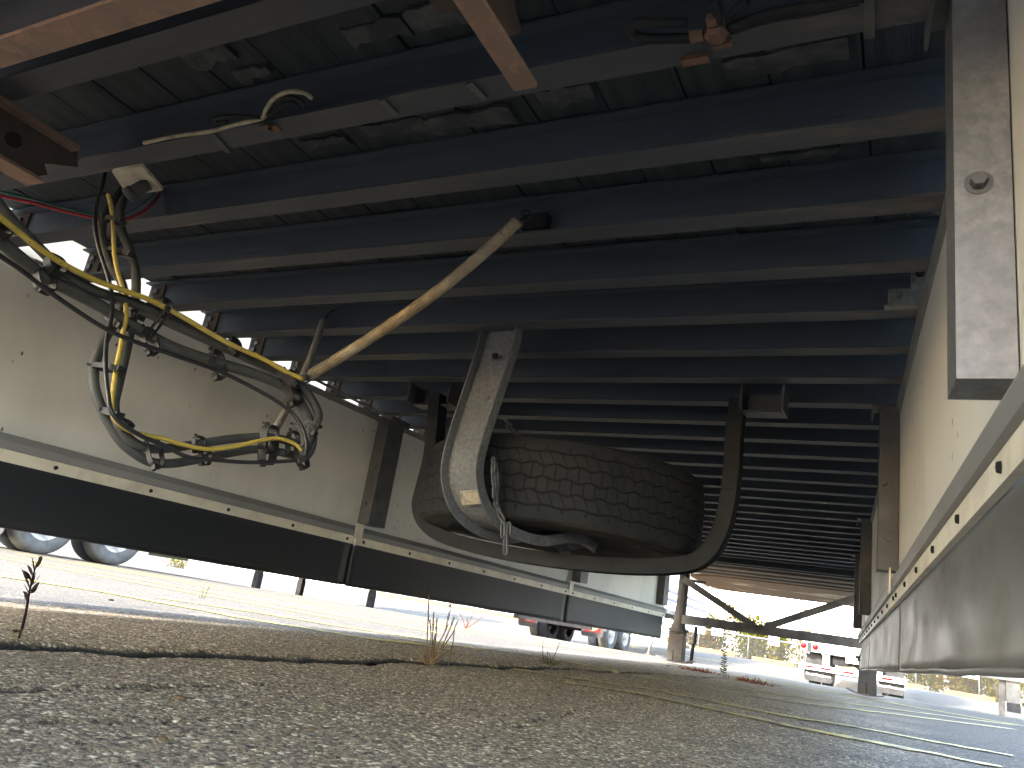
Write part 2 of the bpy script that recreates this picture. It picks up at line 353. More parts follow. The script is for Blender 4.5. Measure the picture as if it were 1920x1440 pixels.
cx = np.vectorize(crack_x)(Y) + .008 * vnoise(X, Y, 30)
wd = .013 + .009 * vnoise(Y, Y * 0 + 3, 9) + .005 * vnoise(Y, Y * 0 + 9, 40)
groove = np.exp(-((X - cx) / np.maximum(wd, .004)) ** 2) * np.clip((7.5 - Y) / 2, 0, 1)
Z -= .022 * groove
Z += .010 / (1 + np.exp(np.clip((X - cx + .014) / .0075, -40, 40))) * np.clip((X + 2.6) / .6, 0, 1) * np.clip((5 - Y) / 2, 0, 1)
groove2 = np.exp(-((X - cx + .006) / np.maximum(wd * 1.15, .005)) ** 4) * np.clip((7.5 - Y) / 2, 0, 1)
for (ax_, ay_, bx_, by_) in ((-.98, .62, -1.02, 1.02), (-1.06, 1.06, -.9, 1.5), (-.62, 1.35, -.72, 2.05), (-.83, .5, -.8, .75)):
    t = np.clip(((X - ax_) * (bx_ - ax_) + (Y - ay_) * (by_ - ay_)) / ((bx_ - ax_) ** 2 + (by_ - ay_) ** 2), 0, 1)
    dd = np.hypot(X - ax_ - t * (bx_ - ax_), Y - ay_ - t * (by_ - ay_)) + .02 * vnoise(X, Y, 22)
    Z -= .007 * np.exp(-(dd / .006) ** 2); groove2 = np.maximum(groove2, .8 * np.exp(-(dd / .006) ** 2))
nx, ny = len(xs), len(ys)
me = bpy.data.meshes.new('ground'); me.vertices.add(nx * ny)
me.vertices.foreach_set('co', np.stack([X, Y, Z], -1).astype(np.float32).ravel())
i = np.arange(nx - 1); j = np.arange(ny - 1); I, J = np.meshgrid(i, j); q = (J * nx + I).ravel()
loops = np.stack([q, q + 1, q + 1 + nx, q + nx], -1).ravel().astype(np.int32); nf = len(q)
me.loops.add(nf * 4); me.loops.foreach_set('vertex_index', loops)
me.polygons.add(nf); me.polygons.foreach_set('loop_start', np.arange(0, nf * 4, 4, dtype=np.int32))
me.polygons.foreach_set('use_smooth', np.ones(nf, bool)); me.update(calc_edges=True)
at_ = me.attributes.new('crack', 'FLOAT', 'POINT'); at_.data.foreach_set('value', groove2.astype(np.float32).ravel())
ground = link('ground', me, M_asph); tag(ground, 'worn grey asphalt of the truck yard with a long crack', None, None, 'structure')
ci = np.searchsorted(xs, -1.35)
def gzn(x, y):
    a = min(max(int(np.searchsorted(xs, x)), 1), nx - 1); b = min(max(int(np.searchsorted(ys, y)), 1), ny - 1)
    u = (x - xs[a - 1]) / (xs[a] - xs[a - 1]); v = (y - ys[b - 1]) / (ys[b] - ys[b - 1])
    return float((Z[b - 1, a - 1] * (1 - u) + Z[b - 1, a] * u) * (1 - v) + (Z[b, a - 1] * (1 - u) + Z[b, a] * u) * v)

# painted lines: thin strips that follow the ground
def paint_line(pts, wdt=.10, m_=None):
    P = [Vector((p.x, p.y, 0)) for p in pts]; mb = MB(); out = []
    for a, b in zip(P[:-1], P[1:]):
        n = max(2, int((b - a).length / (.03 if (a.length < 6) else .5)))
        out += [a.lerp(b, k / n) for k in range(n)]
    out.append(P[-1]); rows = 4
    V = []
    for k, p in enumerate(out):
        d = (out[min(k + 1, len(out) - 1)] - out[max(k - 1, 0)]).normalized(); s = Vector((-d.y, d.x, 0))
        for r in range(rows + 1):
            e = (r / rows - .5) * wdt
            if r in (0, rows): e += .01 * noise.noise(Vector((p.x * 23, p.y * 23, r)))
            qv = p + s * e; V.append((qv.x, qv.y, gzn(qv.x, qv.y) + .004))
    n = len(out); Fc = [(k * (rows + 1) + r, k * (rows + 1) + r + 1, (k + 1) * (rows + 1) + r + 1, (k + 1) * (rows + 1) + r) for k in range(n - 1) for r in range(rows)]
    mb.add(V, Fc, True); return mb.build('painted_line', m_ or M_paint, ground)
for pix in (((0, 1081), (181, 1108), (400, 1148.5), (480, 1164), (705, 1205), (780, 1213), (850, 1224)),
            ((300, 1122), (480, 1149), (655, 1177), (792, 1200), (900, 1222)),
            ((927, 1250), (1000, 1262), (1200, 1290), (1480, 1344), (1600, 1363), (1900, 1420)),
            ((1060, 1280), (1200, 1303), (1421, 1350), (1480, 1363), (1880, 1440)),
            ((760, 1204), (960, 1225), (1100, 1250), (1200, 1268), (1480, 1316), (1900, 1368)),
            ((1250, 1266), (1480, 1306), (1700, 1334), (1900, 1360))):
    P = [ong(*p) for p in pix]; paint_line(P, .06 if pix[0][0] > 700 else .08, None if pix[0][0] > 700 else M_paintlit)
for x0, x1, yy in ((-9.5, -3.2, 3.9), (-9.5, -2.9, 4.6), (-9.8, -2.7, 6.1), (-9.9, 3, 7.0), (-10, 6, 10.2), (-14, 8, 14.5), (1.5, 14, 13), (-16, 10, 19), (-20, -3, 30), (3, 16, 30)):
    paint_line([Vector((x0, yy, 0)), Vector((x1, yy + (x1 - x0) * .04, 0))], .1, M_paintlit)

# ------------------------------------------------------------------ the trailer overhead
TR = empty('semi_trailer', (-1.21, 5, 0), 'semi trailer overhead, seen from below: black crossmembers, cream side skirts, landing legs', 'trailer')
ZF = 1.0455; SP = .25908; Y0 = 1.7614; XL, XRR = -2.512, .085; ZD = ZF + .102
inv = Matrix.Translation(TR.location).inverted()
def tp(name, mb, m, bevel=0, parent=None, label=None):
    me_ = mb.mesh(name)
    o = bpy.data.objects.new(name, me_); sc.collection.objects.link(o); me_.materials.append(m)
    if parent is None: o.parent = TR; o.matrix_parent_inverse = inv
    else: o.parent = parent; 
    if bevel:
        md = o.modifiers.new('bevel', 'BEVEL'); md.width = bevel; md.segments = 2; md.limit_method = 'ANGLE'; md.angle_limit = R_(40)
    if label: o['label'] = label
    return o
# crossmembers (I beams) with end plates and bolts
mb = MB(); fw = .058
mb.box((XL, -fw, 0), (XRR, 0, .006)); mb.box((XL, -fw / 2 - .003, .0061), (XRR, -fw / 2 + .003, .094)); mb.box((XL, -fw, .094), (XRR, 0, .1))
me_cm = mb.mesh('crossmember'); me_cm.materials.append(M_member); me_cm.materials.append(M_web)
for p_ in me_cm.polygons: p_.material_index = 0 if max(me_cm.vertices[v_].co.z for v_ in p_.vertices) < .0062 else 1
mb = MB(); mb.box((XL + .018, -fw / 2 - .010, .009), (XL + .085, -fw / 2 - .0035, .092)); me_pl = mb.mesh('end_plate'); me_pl.materials.append(M_rustdk)
mb = MB(); mb.lathe([(0, -.009), (.010, -.009), (.0115, -.004), (.0115, 0)], (0, 0, 0), 'y', 6, False); me_bolt = mb.mesh('bolt'); me_bolt.materials.append(M_galv)
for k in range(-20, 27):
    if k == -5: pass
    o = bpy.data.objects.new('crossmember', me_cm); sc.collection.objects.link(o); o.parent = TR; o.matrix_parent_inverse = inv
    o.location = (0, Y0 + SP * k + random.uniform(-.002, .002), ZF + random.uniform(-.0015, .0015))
    if -3 <= k <= 9:
        p = bpy.data.objects.new('end_plate', me_pl); sc.collection.objects.link(p); p.parent = o
        for zz in (.036, .066):
            for q in range(1):
                b = bpy.data.objects.new('bolt', me_bolt); sc.collection.objects.link(b); b.parent = o
                b.location = (XL + .045 + (zz - .05) * .25, -fw / 2 - .0105, zz)
# floor planks
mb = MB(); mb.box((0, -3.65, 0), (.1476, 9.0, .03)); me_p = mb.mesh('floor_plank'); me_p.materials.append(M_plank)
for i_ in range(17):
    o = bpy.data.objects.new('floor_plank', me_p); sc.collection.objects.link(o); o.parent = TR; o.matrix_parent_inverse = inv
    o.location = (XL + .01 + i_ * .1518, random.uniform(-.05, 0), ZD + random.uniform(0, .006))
# splintered board ends and shims stuck between members in the near bays
for px, py, wx, wy in ((475, 140, .09, .03), (390, 105, .12, .05), (740, 240, .16, .04), (610, 268, .12, .03), (1060, 178, .11, .05), (880, 225, .20, .05), (1470, 112, .20, .05), (1500, 290, .15, .02), (820, 30, .12, .05), (705, 60, .13, .05)):
    c = at_z(px, py, ZD - .004); zt_ = random.uniform(.0045, .0075); n_ = 7; pl_ = [(c.x - wx / 2 + wx * k / n_, c.y - wy / 2 + random.uniform(-.006, .006)) for k in range(n_ + 1)] + [(c.x + wx / 2 - wx * k / n_, c.y + wy / 2 + random.uniform(-.012, .008)) for k in range(n_ + 1)]
    m_ = MB(); m_.prism(pl_, lambda u, v, s: (u, v, ZD - zt_ + s * (zt_ + .0012))); tp('floor_batten', m_, M_batten)
# box body above: rails, walls, roof
for nm, x0, x1 in (('side_rail', XL - .034, XL - .022), ('side_rail', XRR + .022, XRR + .034)):
    m_ = MB(); m_.box((x0, -3.7, ZF - .055), (x1, 11.4, ZF + .16)); tp(nm, m_, M_alu, label='pale sheet glowing with daylight between beam ends')
for x0, x1 in ((XL - .035, XL - .013), (XRR + .014, XRR + .036)):
    m_ = MB(); m_.box((x0, -3.7, ZF + .162), (x1, 11.4, 3.95)); tp('side_wall', m_, M_white)
m_ = MB(); m_.box((XL - .035, -3.7, 3.952), (XRR + .036, 11.4, 4.0)); tp('roof', m_, M_white)
m_ = MB(); m_.box((XL - .012, 11.402, ZF - .05), (XRR + .012, 11.44, 3.95)); tp('front_wall', m_, M_white)
m_ = MB(); m_.box((XL - .012, -3.74, ZF - .05), (XRR + .012, -3.702, 3.95)); tp('rear_wall', m_, M_white)
m_ = MB(); m_.box((XL - .01, -3.69, ZD + .0415), (XRR + .01, 11.39, ZD + .05)); tp('light_seal_sheet', m_, M_plank)  # unseen sheet added over the planks to stop light leaking through gaps
# front end: cross boards and coupler plate
for a, b, z0, z1, m in ((8.56, 8.72, ZF + .02, ZF + .09, M_darkst), (8.74, 8.98, ZF - .005, ZF + .09, M_nose), (9.0, 9.12, ZF - .02, ZF + .09, M_nose), (9.14, 9.30, ZF - .012, ZF + .09, M_darkst), (9.32, 9.5, ZF - .025, ZF + .09, M_nose)):
    m_ = MB(); m_.box((XL, a, z0), (XRR, b, z1)); tp('nose_crossbeam', m_, m)
m_ = MB(); pl = [(XL + .45, 9.52), (XRR - .45, 9.52), (XRR - .06, 9.9), (XRR - .03, 11.0), (XRR - .3, 11.38), (XL + .3, 11.38), (XL + .03, 11.0), (XL + .06, 9.9)]
m_.prism(pl, lambda u, v, s: (u, v, (ZF - .035) + s * .03 - (.02 * sm(10, 11.4, v) if not s else 0))); tp('coupler_plate', m_, M_coupler, label='rust orange coupler plate with patches of white paint')

# ---- side skirts
def slab(mb, fx, y0, y1, z0, z1, t0, t1, n=1):
    """board standing on line x=fx(y), from offset t0 to t1 (inwards positive is +x on the left, -x on the right)"""
    sg = 1 if fx is fL else -1
    for k in range(n):
        a = y0 + (y1 - y0) * k / n; b = y0 + (y1 - y0) * (k + 1) / n
        P = []
        for z in (z0, z1):
            P += [(fx(a) + sg * t0, a, z), (fx(a) + sg * t1, a, z), (fx(b) + sg * t1, b, z), (fx(b) + sg * t0, b, z)]
        mb.hexa(P)
    return mb
def skirt(fx, joints, posts):
    sg = 1 if fx is fL else -1
    for n_, (a, b) in enumerate(zip(joints[:-1], joints[1:])):
        pn = tp('skirt_panel', slab(MB(), fx, a + .0002, b - .0002, .47, 1.035, -.012, 0), M_panel)
        tp('top_rail', slab(MB(), fx, a + .002, b - .002, 1.0355, 1.047, -.03, .012), M_angle)
        tp('top_rail', slab(MB(), fx, a + .002, b - .002, 1.02, 1.035, .001, .006), M_angle)
        # angle rail: a shallow Z profile
        m_ = MB(); pr = [(.001, .487), (.016, .484), (.026, .462), (.022, .438), (.001, .438)]
        m_.prism(pr, lambda u, v, s: (fx(b - .012 if s else a + .012) + sg * u, b - .012 if s else a + .012, v)); tp('angle_rail', m_, M_angle)
        tr_ = tp('trim_strip', slab(MB(), fx, a + .003, b - .003, .400, .4375, .001, .012), M_trim)
        # screws on the trim strip and the angle
        ns_ = max(2, int((b - a) / .30)); m_ = None
        for q in range(ns_):
            yy = a + .06 + (b - a - .12) * q / (ns_ - 1)
            sc_ = MB(); sc_.lathe([(0, .006), (.0062, .005), (.0075, 0)], (0, 0, 0), 'x', 8, False)
            for zz, off, mm, par in ((.418, .012, M_darkst, tr_),):
                s_ = tp('screw', sc_, mm, parent=par); s_.location = (fx(yy) + sg * off, yy, zz); s_.scale = (sg, 1, 1)
        # short joint clip at the front end of each panel
        if n_ < len(joints) - 2:
            tp('joint_clip', slab(MB(), fx, b - .035, b + .02, .425, .50, .027, .031), M_trim)
        # rubber flap, slightly wavy, with an open slot at the joint
        nu = int((b - a) / .05); nv = 10; V = []; Fc = []
        for u in range(nu + 1):
            y = a + .012 + (b - a - .024) * u / nu
            for v in range(nv + 1):
                t = v / nv; z = .412 - (.202 + (.006 * noise.noise(Vector((y * 3, sg, 0)))))*t
                bul = .003 * math.sin(t * math.pi) + .006 * t * t * noise.noise(Vector((y * 1.1, sg * 3, 1))) * 2 + (.0025 if sg < 0 else .001) * noise.noise(Vector((y * 6, t * 2, sg)))
                V.append((fx(y) + sg * (-.0035 + bul * -.9), y, z))
        for u in range(nu):
            for v in range(nv): Fc.append((u * (nv + 1) + v, (u + 1) * (nv + 1) + v, (u + 1) * (nv + 1) + v + 1, u * (nv + 1) + v + 1))
        m_ = MB(); m_.add(V, Fc, True); ro = tp('rubber_flap', m_, M_rubber if fx is fL else M_rubbersheen); sd_ = ro.modifiers.new('solid', 'SOLIDIFY'); sd_.thickness = .006; sd_.offset = 0
        # lower bead of the flap
        m_ = MB(); m_.loft([(fx(y) + sg * (-.006), y, .2085 + .003 * noise.noise(Vector((y * 3, sg, 0)))) for y in np.linspace(a + .014, b - .014, max(4, nu))], .0065, 8); tp('flap_edge', m_, M_rubber if fx is fL else M_rubbersheen)
        if n_ < len(joints) - 2:     # the joint strip that leaves a slot open
            if fx is fL: tp('joint_strip', slab(MB(), fx, b - .05, b + .05, .206, .425, -.020, -.0125), M_tie)
            else:
                tp('joint_strip', slab(MB(), fx, b - .02, b + .02, .212, .25, -.020, -.012), M_tie)
                tp('joint_strip', slab(MB(), fx, b - .002, b + .02, .2505, .40, -.020, -.012), M_tie); tp('joint_strip', slab(MB(), fx, b - .02, b - .009, .2505, .40, -.020, -.012), M_tie)
    for y in posts:
        m_ = MB(); d = .060 if fx is fR else .07; hy = .038 if fx is fR else .062
        # open channel post standing against the panel
        ztop = 1.043; zb = .503
        slab(m_, fx, y - hy, y - hy + .004, zb, ztop, .002, d); slab(m_, fx, y - hy + .004, y + hy - .004, zb, ztop, d - .004, d)
        slab(m_, fx, y + hy - .004, y + hy, zb, ztop, .002, d); slab(m_, fx, y - hy + .004, y + hy - .004, zb, zb + .005, .002, d - .0045)
        po = tp('skirt_post', m_, M_galvdull if y > 1.2 or fx is fL else M_galvpost)
        m_ = MB(); slab(m_, fx, y - hy - .006, y + hy + .006, ztop + .001, ztop + .006, -.02, d + .025); slab(m_, fx, y - hy - .006, y + hy + .006, ztop - .03, ztop + .001, d + .020, d + .025)
        tp('post_bracket', m_, M_galvdull)
        for zz, oo in (((.745, .035),) if (fx is fR and y < 1.2) else ((.78, .045), (.60, .03))):
            bm_ = MB(); bm_.lathe([(0, -.012), (.0085, -.012), (.0095, -.006), (.0095, 0)], (0, 0, 0), 'y', 6, False); bm_.lathe([(.0096, -.0015), (.015, -.0015), (.015, 0)], (0, 0, 0), 'y', 18, False)
            s_ = tp('bolt', bm_, M_galvdull, parent=po); s_.location = (fx(y - hy) + sg * oo, y - hy - .0002, zz)
skirt(fL, (.1, 3.09, 5.45, 7.52), (3.15, 5.55, 7.33))
skirt(fR, (.25, 2.70, 5.15, 6.95), (.962, 2.80, 5.03, 6.73))
# right rail bracket and small clips on the members
m_ = MB(); yb = 2.02 - .064
m_.box((-.055, yb - .006, ZF - .003), (.03, yb, ZF + .05)); m_.box((-.062, yb - .03, ZF - .008), (.035, yb - .0065, ZF - .003)); m_.box((-.005, yb - .012, ZF + .04), (.033, yb - .0065, ZF + .115))
bk = tp('rail_bracket', m_, M_galvpost, .001, label='torn galvanised bracket on the right rail')
m_ = MB(); m_.lathe([(0, -.01), (.011, -.01), (.011, 0)], (.016, yb - .0125, ZF + .085), 'y', 14, False); tp('bracket_hole', m_, M_gap)
m_ = MB(); m_.lathe([(0, -.012), (.008, -.01), (.009, 0)], (-.03, yb - .0065, ZF + .03), 'y', 6, False); tp('bolt', m_, M_galv)

# ---- slider rails and rusty beam near the camera
def tz(px, py, z): return at_z(px, py, z)
# centre rail: T beam with a flange and gusset plates, its end above the spring
m_ = MB(); m_.box((-.535, -1.5, .93), (-.497, .842, .938)); tp('slider_rail', m_, M_rust, .001, label='rusty slider rail flange ending above the spring')
m_ = MB(); m_.prism([(-1.5, .9385), (.60, .9385), (.70, .9385), (.76, .955), (.79, .985), (.80, 1.0), (.775, 1.012), (.75, 1.04), (-1.5, 1.04)], lambda u, v, s: (-.520 + s * .007, u, v)); tp('slider_rail_web', m_, M_rustdk)
m_ = MB(); m_.prism([(.25, .95), (.52, .95), (.60, 1.005), (.60, 1.04), (.25, 1.04)], lambda u, v, s: (-.455 + s * .006, u, v)); tp('gusset_plate', m_, M_rustdk)
m_ = MB(); m_.box((-.62, -1.5, 1.0), (-.5205, .735, 1.008)); tp('slider_rail', m_, M_rustdk, .001)
m_ = MB(); m_.lathe([(0, -.002), (.026, -.002), (.026, 0), (0, 0)], (-.5125, .60, .985), 'x', 20, False); tp('rail_hole', m_, M_gap)
# left rail: channel with a hole in its web
zb_ = .925
m_ = MB(); m_.prism([(-1.5, zb_), (.82, zb_), (.845, zb_ + .02), (.83, zb_ + .04), (.86, zb_ + .055), (.90, 1.0), (.885, 1.036), (-1.5, 1.036)], lambda u, v, s: (-1.690 - s * .007, u, v)); tp('slider_rail_web', m_, M_rustdk)
m_ = MB(); m_.box((-1.735, -1.5, zb_ - .009), (-1.672, .835, zb_ - .001)); tp('slider_rail', m_, M_rust, .001)
m_ = MB(); m_.box((-1.6895, -1.5, 1.022), (-1.662, .875, 1.034)); tp('slider_rail', m_, M_rust, .001)
hp = at_x(25, 262, -1.689); m_ = MB(); m_.lathe([(0, .003), (.017, .003), (.017, 0), (0, 0)], (-1.6895, hp.y, hp.z), 'x', 20, False); tp('rail_hole', m_, M_gap)
# wide rusty beam across the slider
m_ = MB(); m_.box((-1.66, .503, .918), (-.63, .552, .926)); tp('slider_crossbeam', m_, M_rust, .001, label='wide rust orange beam across the slider')
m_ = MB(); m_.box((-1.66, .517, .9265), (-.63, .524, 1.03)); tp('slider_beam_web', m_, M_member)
for ya in (-1.9, -3.15):
    m_ = MB(); m_.loft([(XL + .3, ya, .5), (XRR - .3, ya, .5)], .065, 12); tp('axle', m_, M_dk)
    for xw_ in (XL + .14, XL + .46, XRR - .14, XRR - .46):
        m_ = MB(); m_.lathe([(.28, -.12), (.40, -.135), (.48, -.12), (.50, -.09), (.50, .09), (.48, .12), (.40, .135), (.28, .12), (.2, .03), (0, .03)], (xw_, ya, .5), 'x', 40); tp('tyre', m_, M_tyre)
# air line and hanger along the near crossmember
def along(pix, z): return [at_z(*p, z) for p in pix]
m_ = MB(); m_.loft(spline(along([(1340, 0), (1345, 20), (1345, 48)], 1.03), 4), .007, 8); m_.loft(spline(along([(1400, 0), (1378, 18), (1365, 38)], 1.03), 4), .006, 8); tp('air_fitting', m_, M_darkst)
m_ = MB(); c = at_z(1343, 62, 1.028); m_.lathe([(0, -.012), (.012, -.012), (.018, -.004), (.018, .006), (.010, .012), (0, .012)], c, 'z', 6, False); m_.box((c.x - .038, c.y - .008, c.z - .005), (c.x - .0185, c.y + .006, c.z + .006)); m_.box((c.x - .010, c.y + .0185, c.z - .006), (c.x + .018, c.y + .027, c.z + .005)); m_.box((c.x - .008, c.y - .034, c.z - .005), (c.x + .006, c.y - .0185, c.z + .006)); tp('air_fitting', m_, M_rustfit)
c = at_z(1303, 112, 1.04); m_ = MB(); m_.box((c.x - .02, c.y - .008, c.z - .004), (c.x + .022, c.y + .008, c.z + .004)); tp('clip', m_, M_rustfit)
for pix, r, mt in (([(1320, 70), (1270, 72), (1215, 72), (1188, 66), (1183, 52), (1196, 42), (1225, 43), (1290, 42)], .0075, M_darkst),
                   ([(1365, 52), (1420, 32), (1480, 18), (1540, 10), (1620, -5)], .007, M_darkst), ([(1370, 60), (1440, 38), (1530, 22), (1610, 4)], .005, M_darkst),
                   ([(270, 268), (330, 255), (395, 246), (440, 234), (490, 222), (498, 208), (512, 186), (540, 172), (570, 174), (585, 184)], .0045, M_tube),
                   ([(498, 212), (520, 188), (548, 182), (566, 190), (570, 202)], .004, M_darkst), ([(505, 216), (530, 198), (548, 192), (558, 200)], .004, M_darkst),
                   ([(490, 221), (440, 218), (405, 222), (408, 230), (425, 228)], .004, M_darkst)):
    m_ = MB(); m_.loft(spline(along(pix, 1.032), 6), r, 8); tp('air_line', m_, mt)
for px, py in ((500, 238), (515, 240)):
    c = at_z(px, py, 1.04); m_ = MB(); m_.box((c.x - .012, c.y - .008, c.z - .004), (c.x + .012, c.y + .008, c.z + .0)); tp('clip', m_, M_rustfit)
for a_, b_ in (((398, 250), (428, 285)), ((715, 187), (742, 215)), ((880, 155), (908, 185)), ((1630, -20), (1630, 70))):
    p_ = at_z(*a_, ZF - .004); q_ = at_z(*b_, ZF - .004); m_ = MB(); m_.bar(p_, q_, .014, .004); tp('metal_strap', m_, M_galvdull)

# ---- spare wheel carrier (bolted under the members)
def strip_path(pts, xw, prof, name, m, bevel=0):
    """sweep a 2-D profile (across, outwards) along a path; across stays close to +X direction xw"""
    mbx = MB(); P = [Vector(p) for p in pts]; n = len(P); V = []; k = len(prof)
    for i in range(n):
        T = (P[min(i + 1, n - 1)] - P[max(i - 1, 0)]).normalized(); A = Vector(xw(i / (n - 1)) if callable(xw) else xw); A = (A - T * A.dot(T)).normalized(); O = T.cross(A)
        V += [P[i] + A * u + O * v for u, v in prof]
    Fc = [(i * k + a, i * k + (a + 1) % k, (i + 1) * k + (a + 1) % k, (i + 1) * k + a) for i in range(n - 1) for a in range(k)]
    Fc += [tuple(range(k))[::-1], tuple((n - 1) * k + a for a in range(k))]
    mbx.add(V, Fc, False); o = tp(name, mbx, m, bevel)
    return o
# front arm: wide channel
ap = [at_y(946, 622, 2.03), at_y(941, 650, 2.035), at_y(915, 730, 2.05), at_y(886, 820, 2.06), at_y(873, 880, 2.07), at_y(881, 930, 2.10), at_y(905, 968, 2.16), at_y(940, 990, 2.25),
      at_y(985, 1002, 2.36), at_y(1020, 998, 2.44), at_y(1055, 1000, 2.52), at_y(1095, 1025, 2.60)]
H = .034; W2 = .077; t_ = .0045
prof = [(-W2, H), (-W2, 0), (W2, 0), (W2, H), (W2 - t_, H), (W2 - t_, t_), (-W2 + t_, t_), (-W2 + t_, H)]
sp_ = spline(ap, 6)
# flanges face the camera side
pr2 = [(u, -v) for u, v in prof]
def chan(pts, halfw, height, th, name, m, side=1, xw=(1, 0, 0)):
    pr = [(-halfw, height), (-halfw, 0), (halfw, 0), (halfw, height), (halfw - th, height), (halfw - th, th), (-halfw + th, th), (-halfw + th, height)]
    return strip_path(pts, xw, [(u, v * side) for u, v in pr], name, m)
arm = chan(sp_, W2, H, t_, 'carrier_arm', M_galv, side=1, xw=(.97, -.24, 0))
m_ = MB(); q_ = at_y(948, 655, 2.02); m_.lathe([(0, -.01), (.009, -.01), (.01, 0)], (q_.x + .028, q_.y - .004, q_.z - .02), 'y', 6, False); m_.lathe([(0, -.01), (.009, -.01), (.01, 0)], (q_.x - .03, q_.y - .004, q_.z - .025), 'y', 6, False); tp('bolt', m_, M_darkst)
q_ = at_y(915, 745, 2.045); m_ = MB(); m_.lathe([(0, -.008), (.009, -.008), (.010, 0)], (q_.x, q_.y, q_.z), 'y', 6, False); tp('bolt', m_, M_galv)
# sticker on the arm
s0 = at_y(884, 932, 2.078); m_ = MB()
cs = [at_y(863, 920, 2.072), at_y(902, 917, 2.066), at_y(908, 943, 2.082), at_y(868, 946, 2.096)]
nrm = (cs[1] - cs[0]).cross(cs[3] - cs[0]).normalized()
if nrm.y > 0: nrm = -nrm
m_.hexa([c + nrm * .004 for c in cs] + [c + nrm * .0055 for c in cs]); stk = tp('paper_label', m_, M_label, label='faded paper label on the front arm')
m_ = MB()
for k in range(12):
    u0 = .05 + k * .075 if k < 9 else 0; 
    if k < 9: a = cs[0].lerp(cs[1], u0); b = cs[3].lerp(cs[2], u0); m_.bar(a.lerp(b, .08) + nrm * .006, a.lerp(b, .5 if k < 4 else .15) + nrm * .006, .0022, .0005, nrm)
    else:
        v0 = .62 + (k - 9) * .1; a = cs[0].lerp(cs[3], v0); b = cs[1].lerp(cs[2], v0); m_.bar(a.lerp(b, .1) + nrm * .006, a.lerp(b, .8) + nrm * .006, .0012, .0005, nrm)
tp('printed_bars', m_, M_ink)
# rear hanger: rounded U of deep channel
up = [at_y(822, 742, 2.60), at_y(812, 850, 2.60), at_y(797, 915, 2.60), at_y(790, 950, 2.60), at_y(800, 980, 2.60), at_y(830, 1005, 2.60), at_y(890, 1025, 2.60), at_y(1000, 1046, 2.60), at_y(1150, 1062, 2.60), at_y(1270, 1062, 2.60),
      at_y(1320, 1046, 2.60), at_y(1350, 1005, 2.60), at_y(1366, 950, 2.60), at_y(1375, 880, 2.60), at_y(1378, 820, 2.60), at_y(1385, 752, 2.60)]
ups = spline(up, 7)
hh = .03
prU = [(-.034, -.026), (.034, -.026), (.034, .024), (.029, .024), (.029, -.021), (-.029, -.021), (-.029, .024), (-.034, .024)]
strip_path(ups, (0, 1, 0), [(u, -v) for u, v in prU], 'carrier_hanger', M_darkst)
m_ = MB(); m_.loft([p + Vector((0, -.0, 0)) for p in spline([ups[i] for i in range(0, len(ups), 4)], 8)], .021, 10); tp('carrier_tube', m_, M_darkst)
for x0, x1 in ((-1.86, -1.66), (-.515, -.375)):     # top brackets, folded plates
    m_ = MB(); ya, yb2 = 2.535, 2.66; zt = ZF + .0; zl = ZF - .085
    m_.box((x0, ya, zl), (x0 + .006, yb2, zt - .002)); m_.box((x1 - .006, ya, zl), (x1, yb2, zt - .002)); m_.box((x0 + .0065, yb2 - .006, zl + .02), (x1 - .0065, yb2, zt - .002)); m_.box((x0 + .0065, ya + .05, zl + .0), (x1 - .0065, yb2 - .0065, zl + .006))
    tp('carrier_bracket', m_, M_galvdull)

# ---- landing gear
YL = 7.9
for cxl, s_ in ((-2.03, -1), (-.335, 1)):
    g = .0 
    m_ = MB(); m_.loft([(cxl, YL, .28), (cxl, YL, .36), (cxl + .01, YL, .55), (cxl + .02, YL, 1.04)], lambda t: .088 if t < .3 else (.062 if t < .6 else .052), 16); tp('landing_leg', m_, M_leg)
    m_ = MB(); m_.lathe([(.085, .30), (.10, .30), (.10, .325), (.085, .325)], (cxl, YL, 0), 'z', 20, False, True); tp('leg_collar', m_, M_leg)
    m_ = MB(); m_.box((cxl - .072, YL - .07, .115), (cxl + .072, YL + .07, .295)); m_.box((cxl - .0725, YL - .078, .02), (cxl - .012, YL - .0705, .13)); m_.box((cxl - .004, YL - .078, .02), (cxl + .0725, YL - .0705, .13)); m_.box((cxl - .074, YL - .07, .02), (cxl + .074, YL + .07, .1145))
    tp('leg_foot', m_, M_leg, .004)
    m_ = MB(); V = []; Fc = []; n1, n2 = 14, 6
    for a in range(n1 + 1):
        for b in range(n2 + 1):
            u = a / n1 * 2 - 1; v = b / n2 * 2 - 1; V.append((cxl + u * .165, YL + v * .13, .006 + .035 * abs(u) ** 2.6))
    for a in range(n1):
        for b in range(n2): Fc.append((a * (n2 + 1) + b, (a + 1) * (n2 + 1) + b, (a + 1) * (n2 + 1) + b + 1, a * (n2 + 1) + b + 1))
    m_.add(V, Fc, True); o = tp('foot_pad', m_, M_rustdk); sd_ = o.modifiers.new('solid', 'SOLIDIFY'); sd_.thickness = .009
m_ = MB(); m_.bar((-1.985, YL - .06, .418), (-.38, YL - .06, .43), .05, .085); tp('cross_brace', m_, M_brace, .003)
for a_, b_ in (((-2.0, YL - .1, .80), (-1.30, YL - .1, .45)), ((-.40, YL - .1, .835), (-1.20, YL - .1, .455))):
    m_ = MB(); m_.bar(a_, b_, .04, .06); tp('diagonal_brace', m_, M_brace, .003)
m_ = MB(); m_.loft([(-2.01, YL, .80), (-1.8, YL, .795)], .012, 8); m_.loft(spline([(-2.205, YL - .15, .29), (-2.22, YL - .15, .22), (-2.25, YL - .15, .12), (-2.262, YL - .15, .05)], 4), .012, 8); m_.box((-2.285, YL - .165, .042), (-2.243, YL - .135, .052)); tp('crank_handle', m_, M_brace)
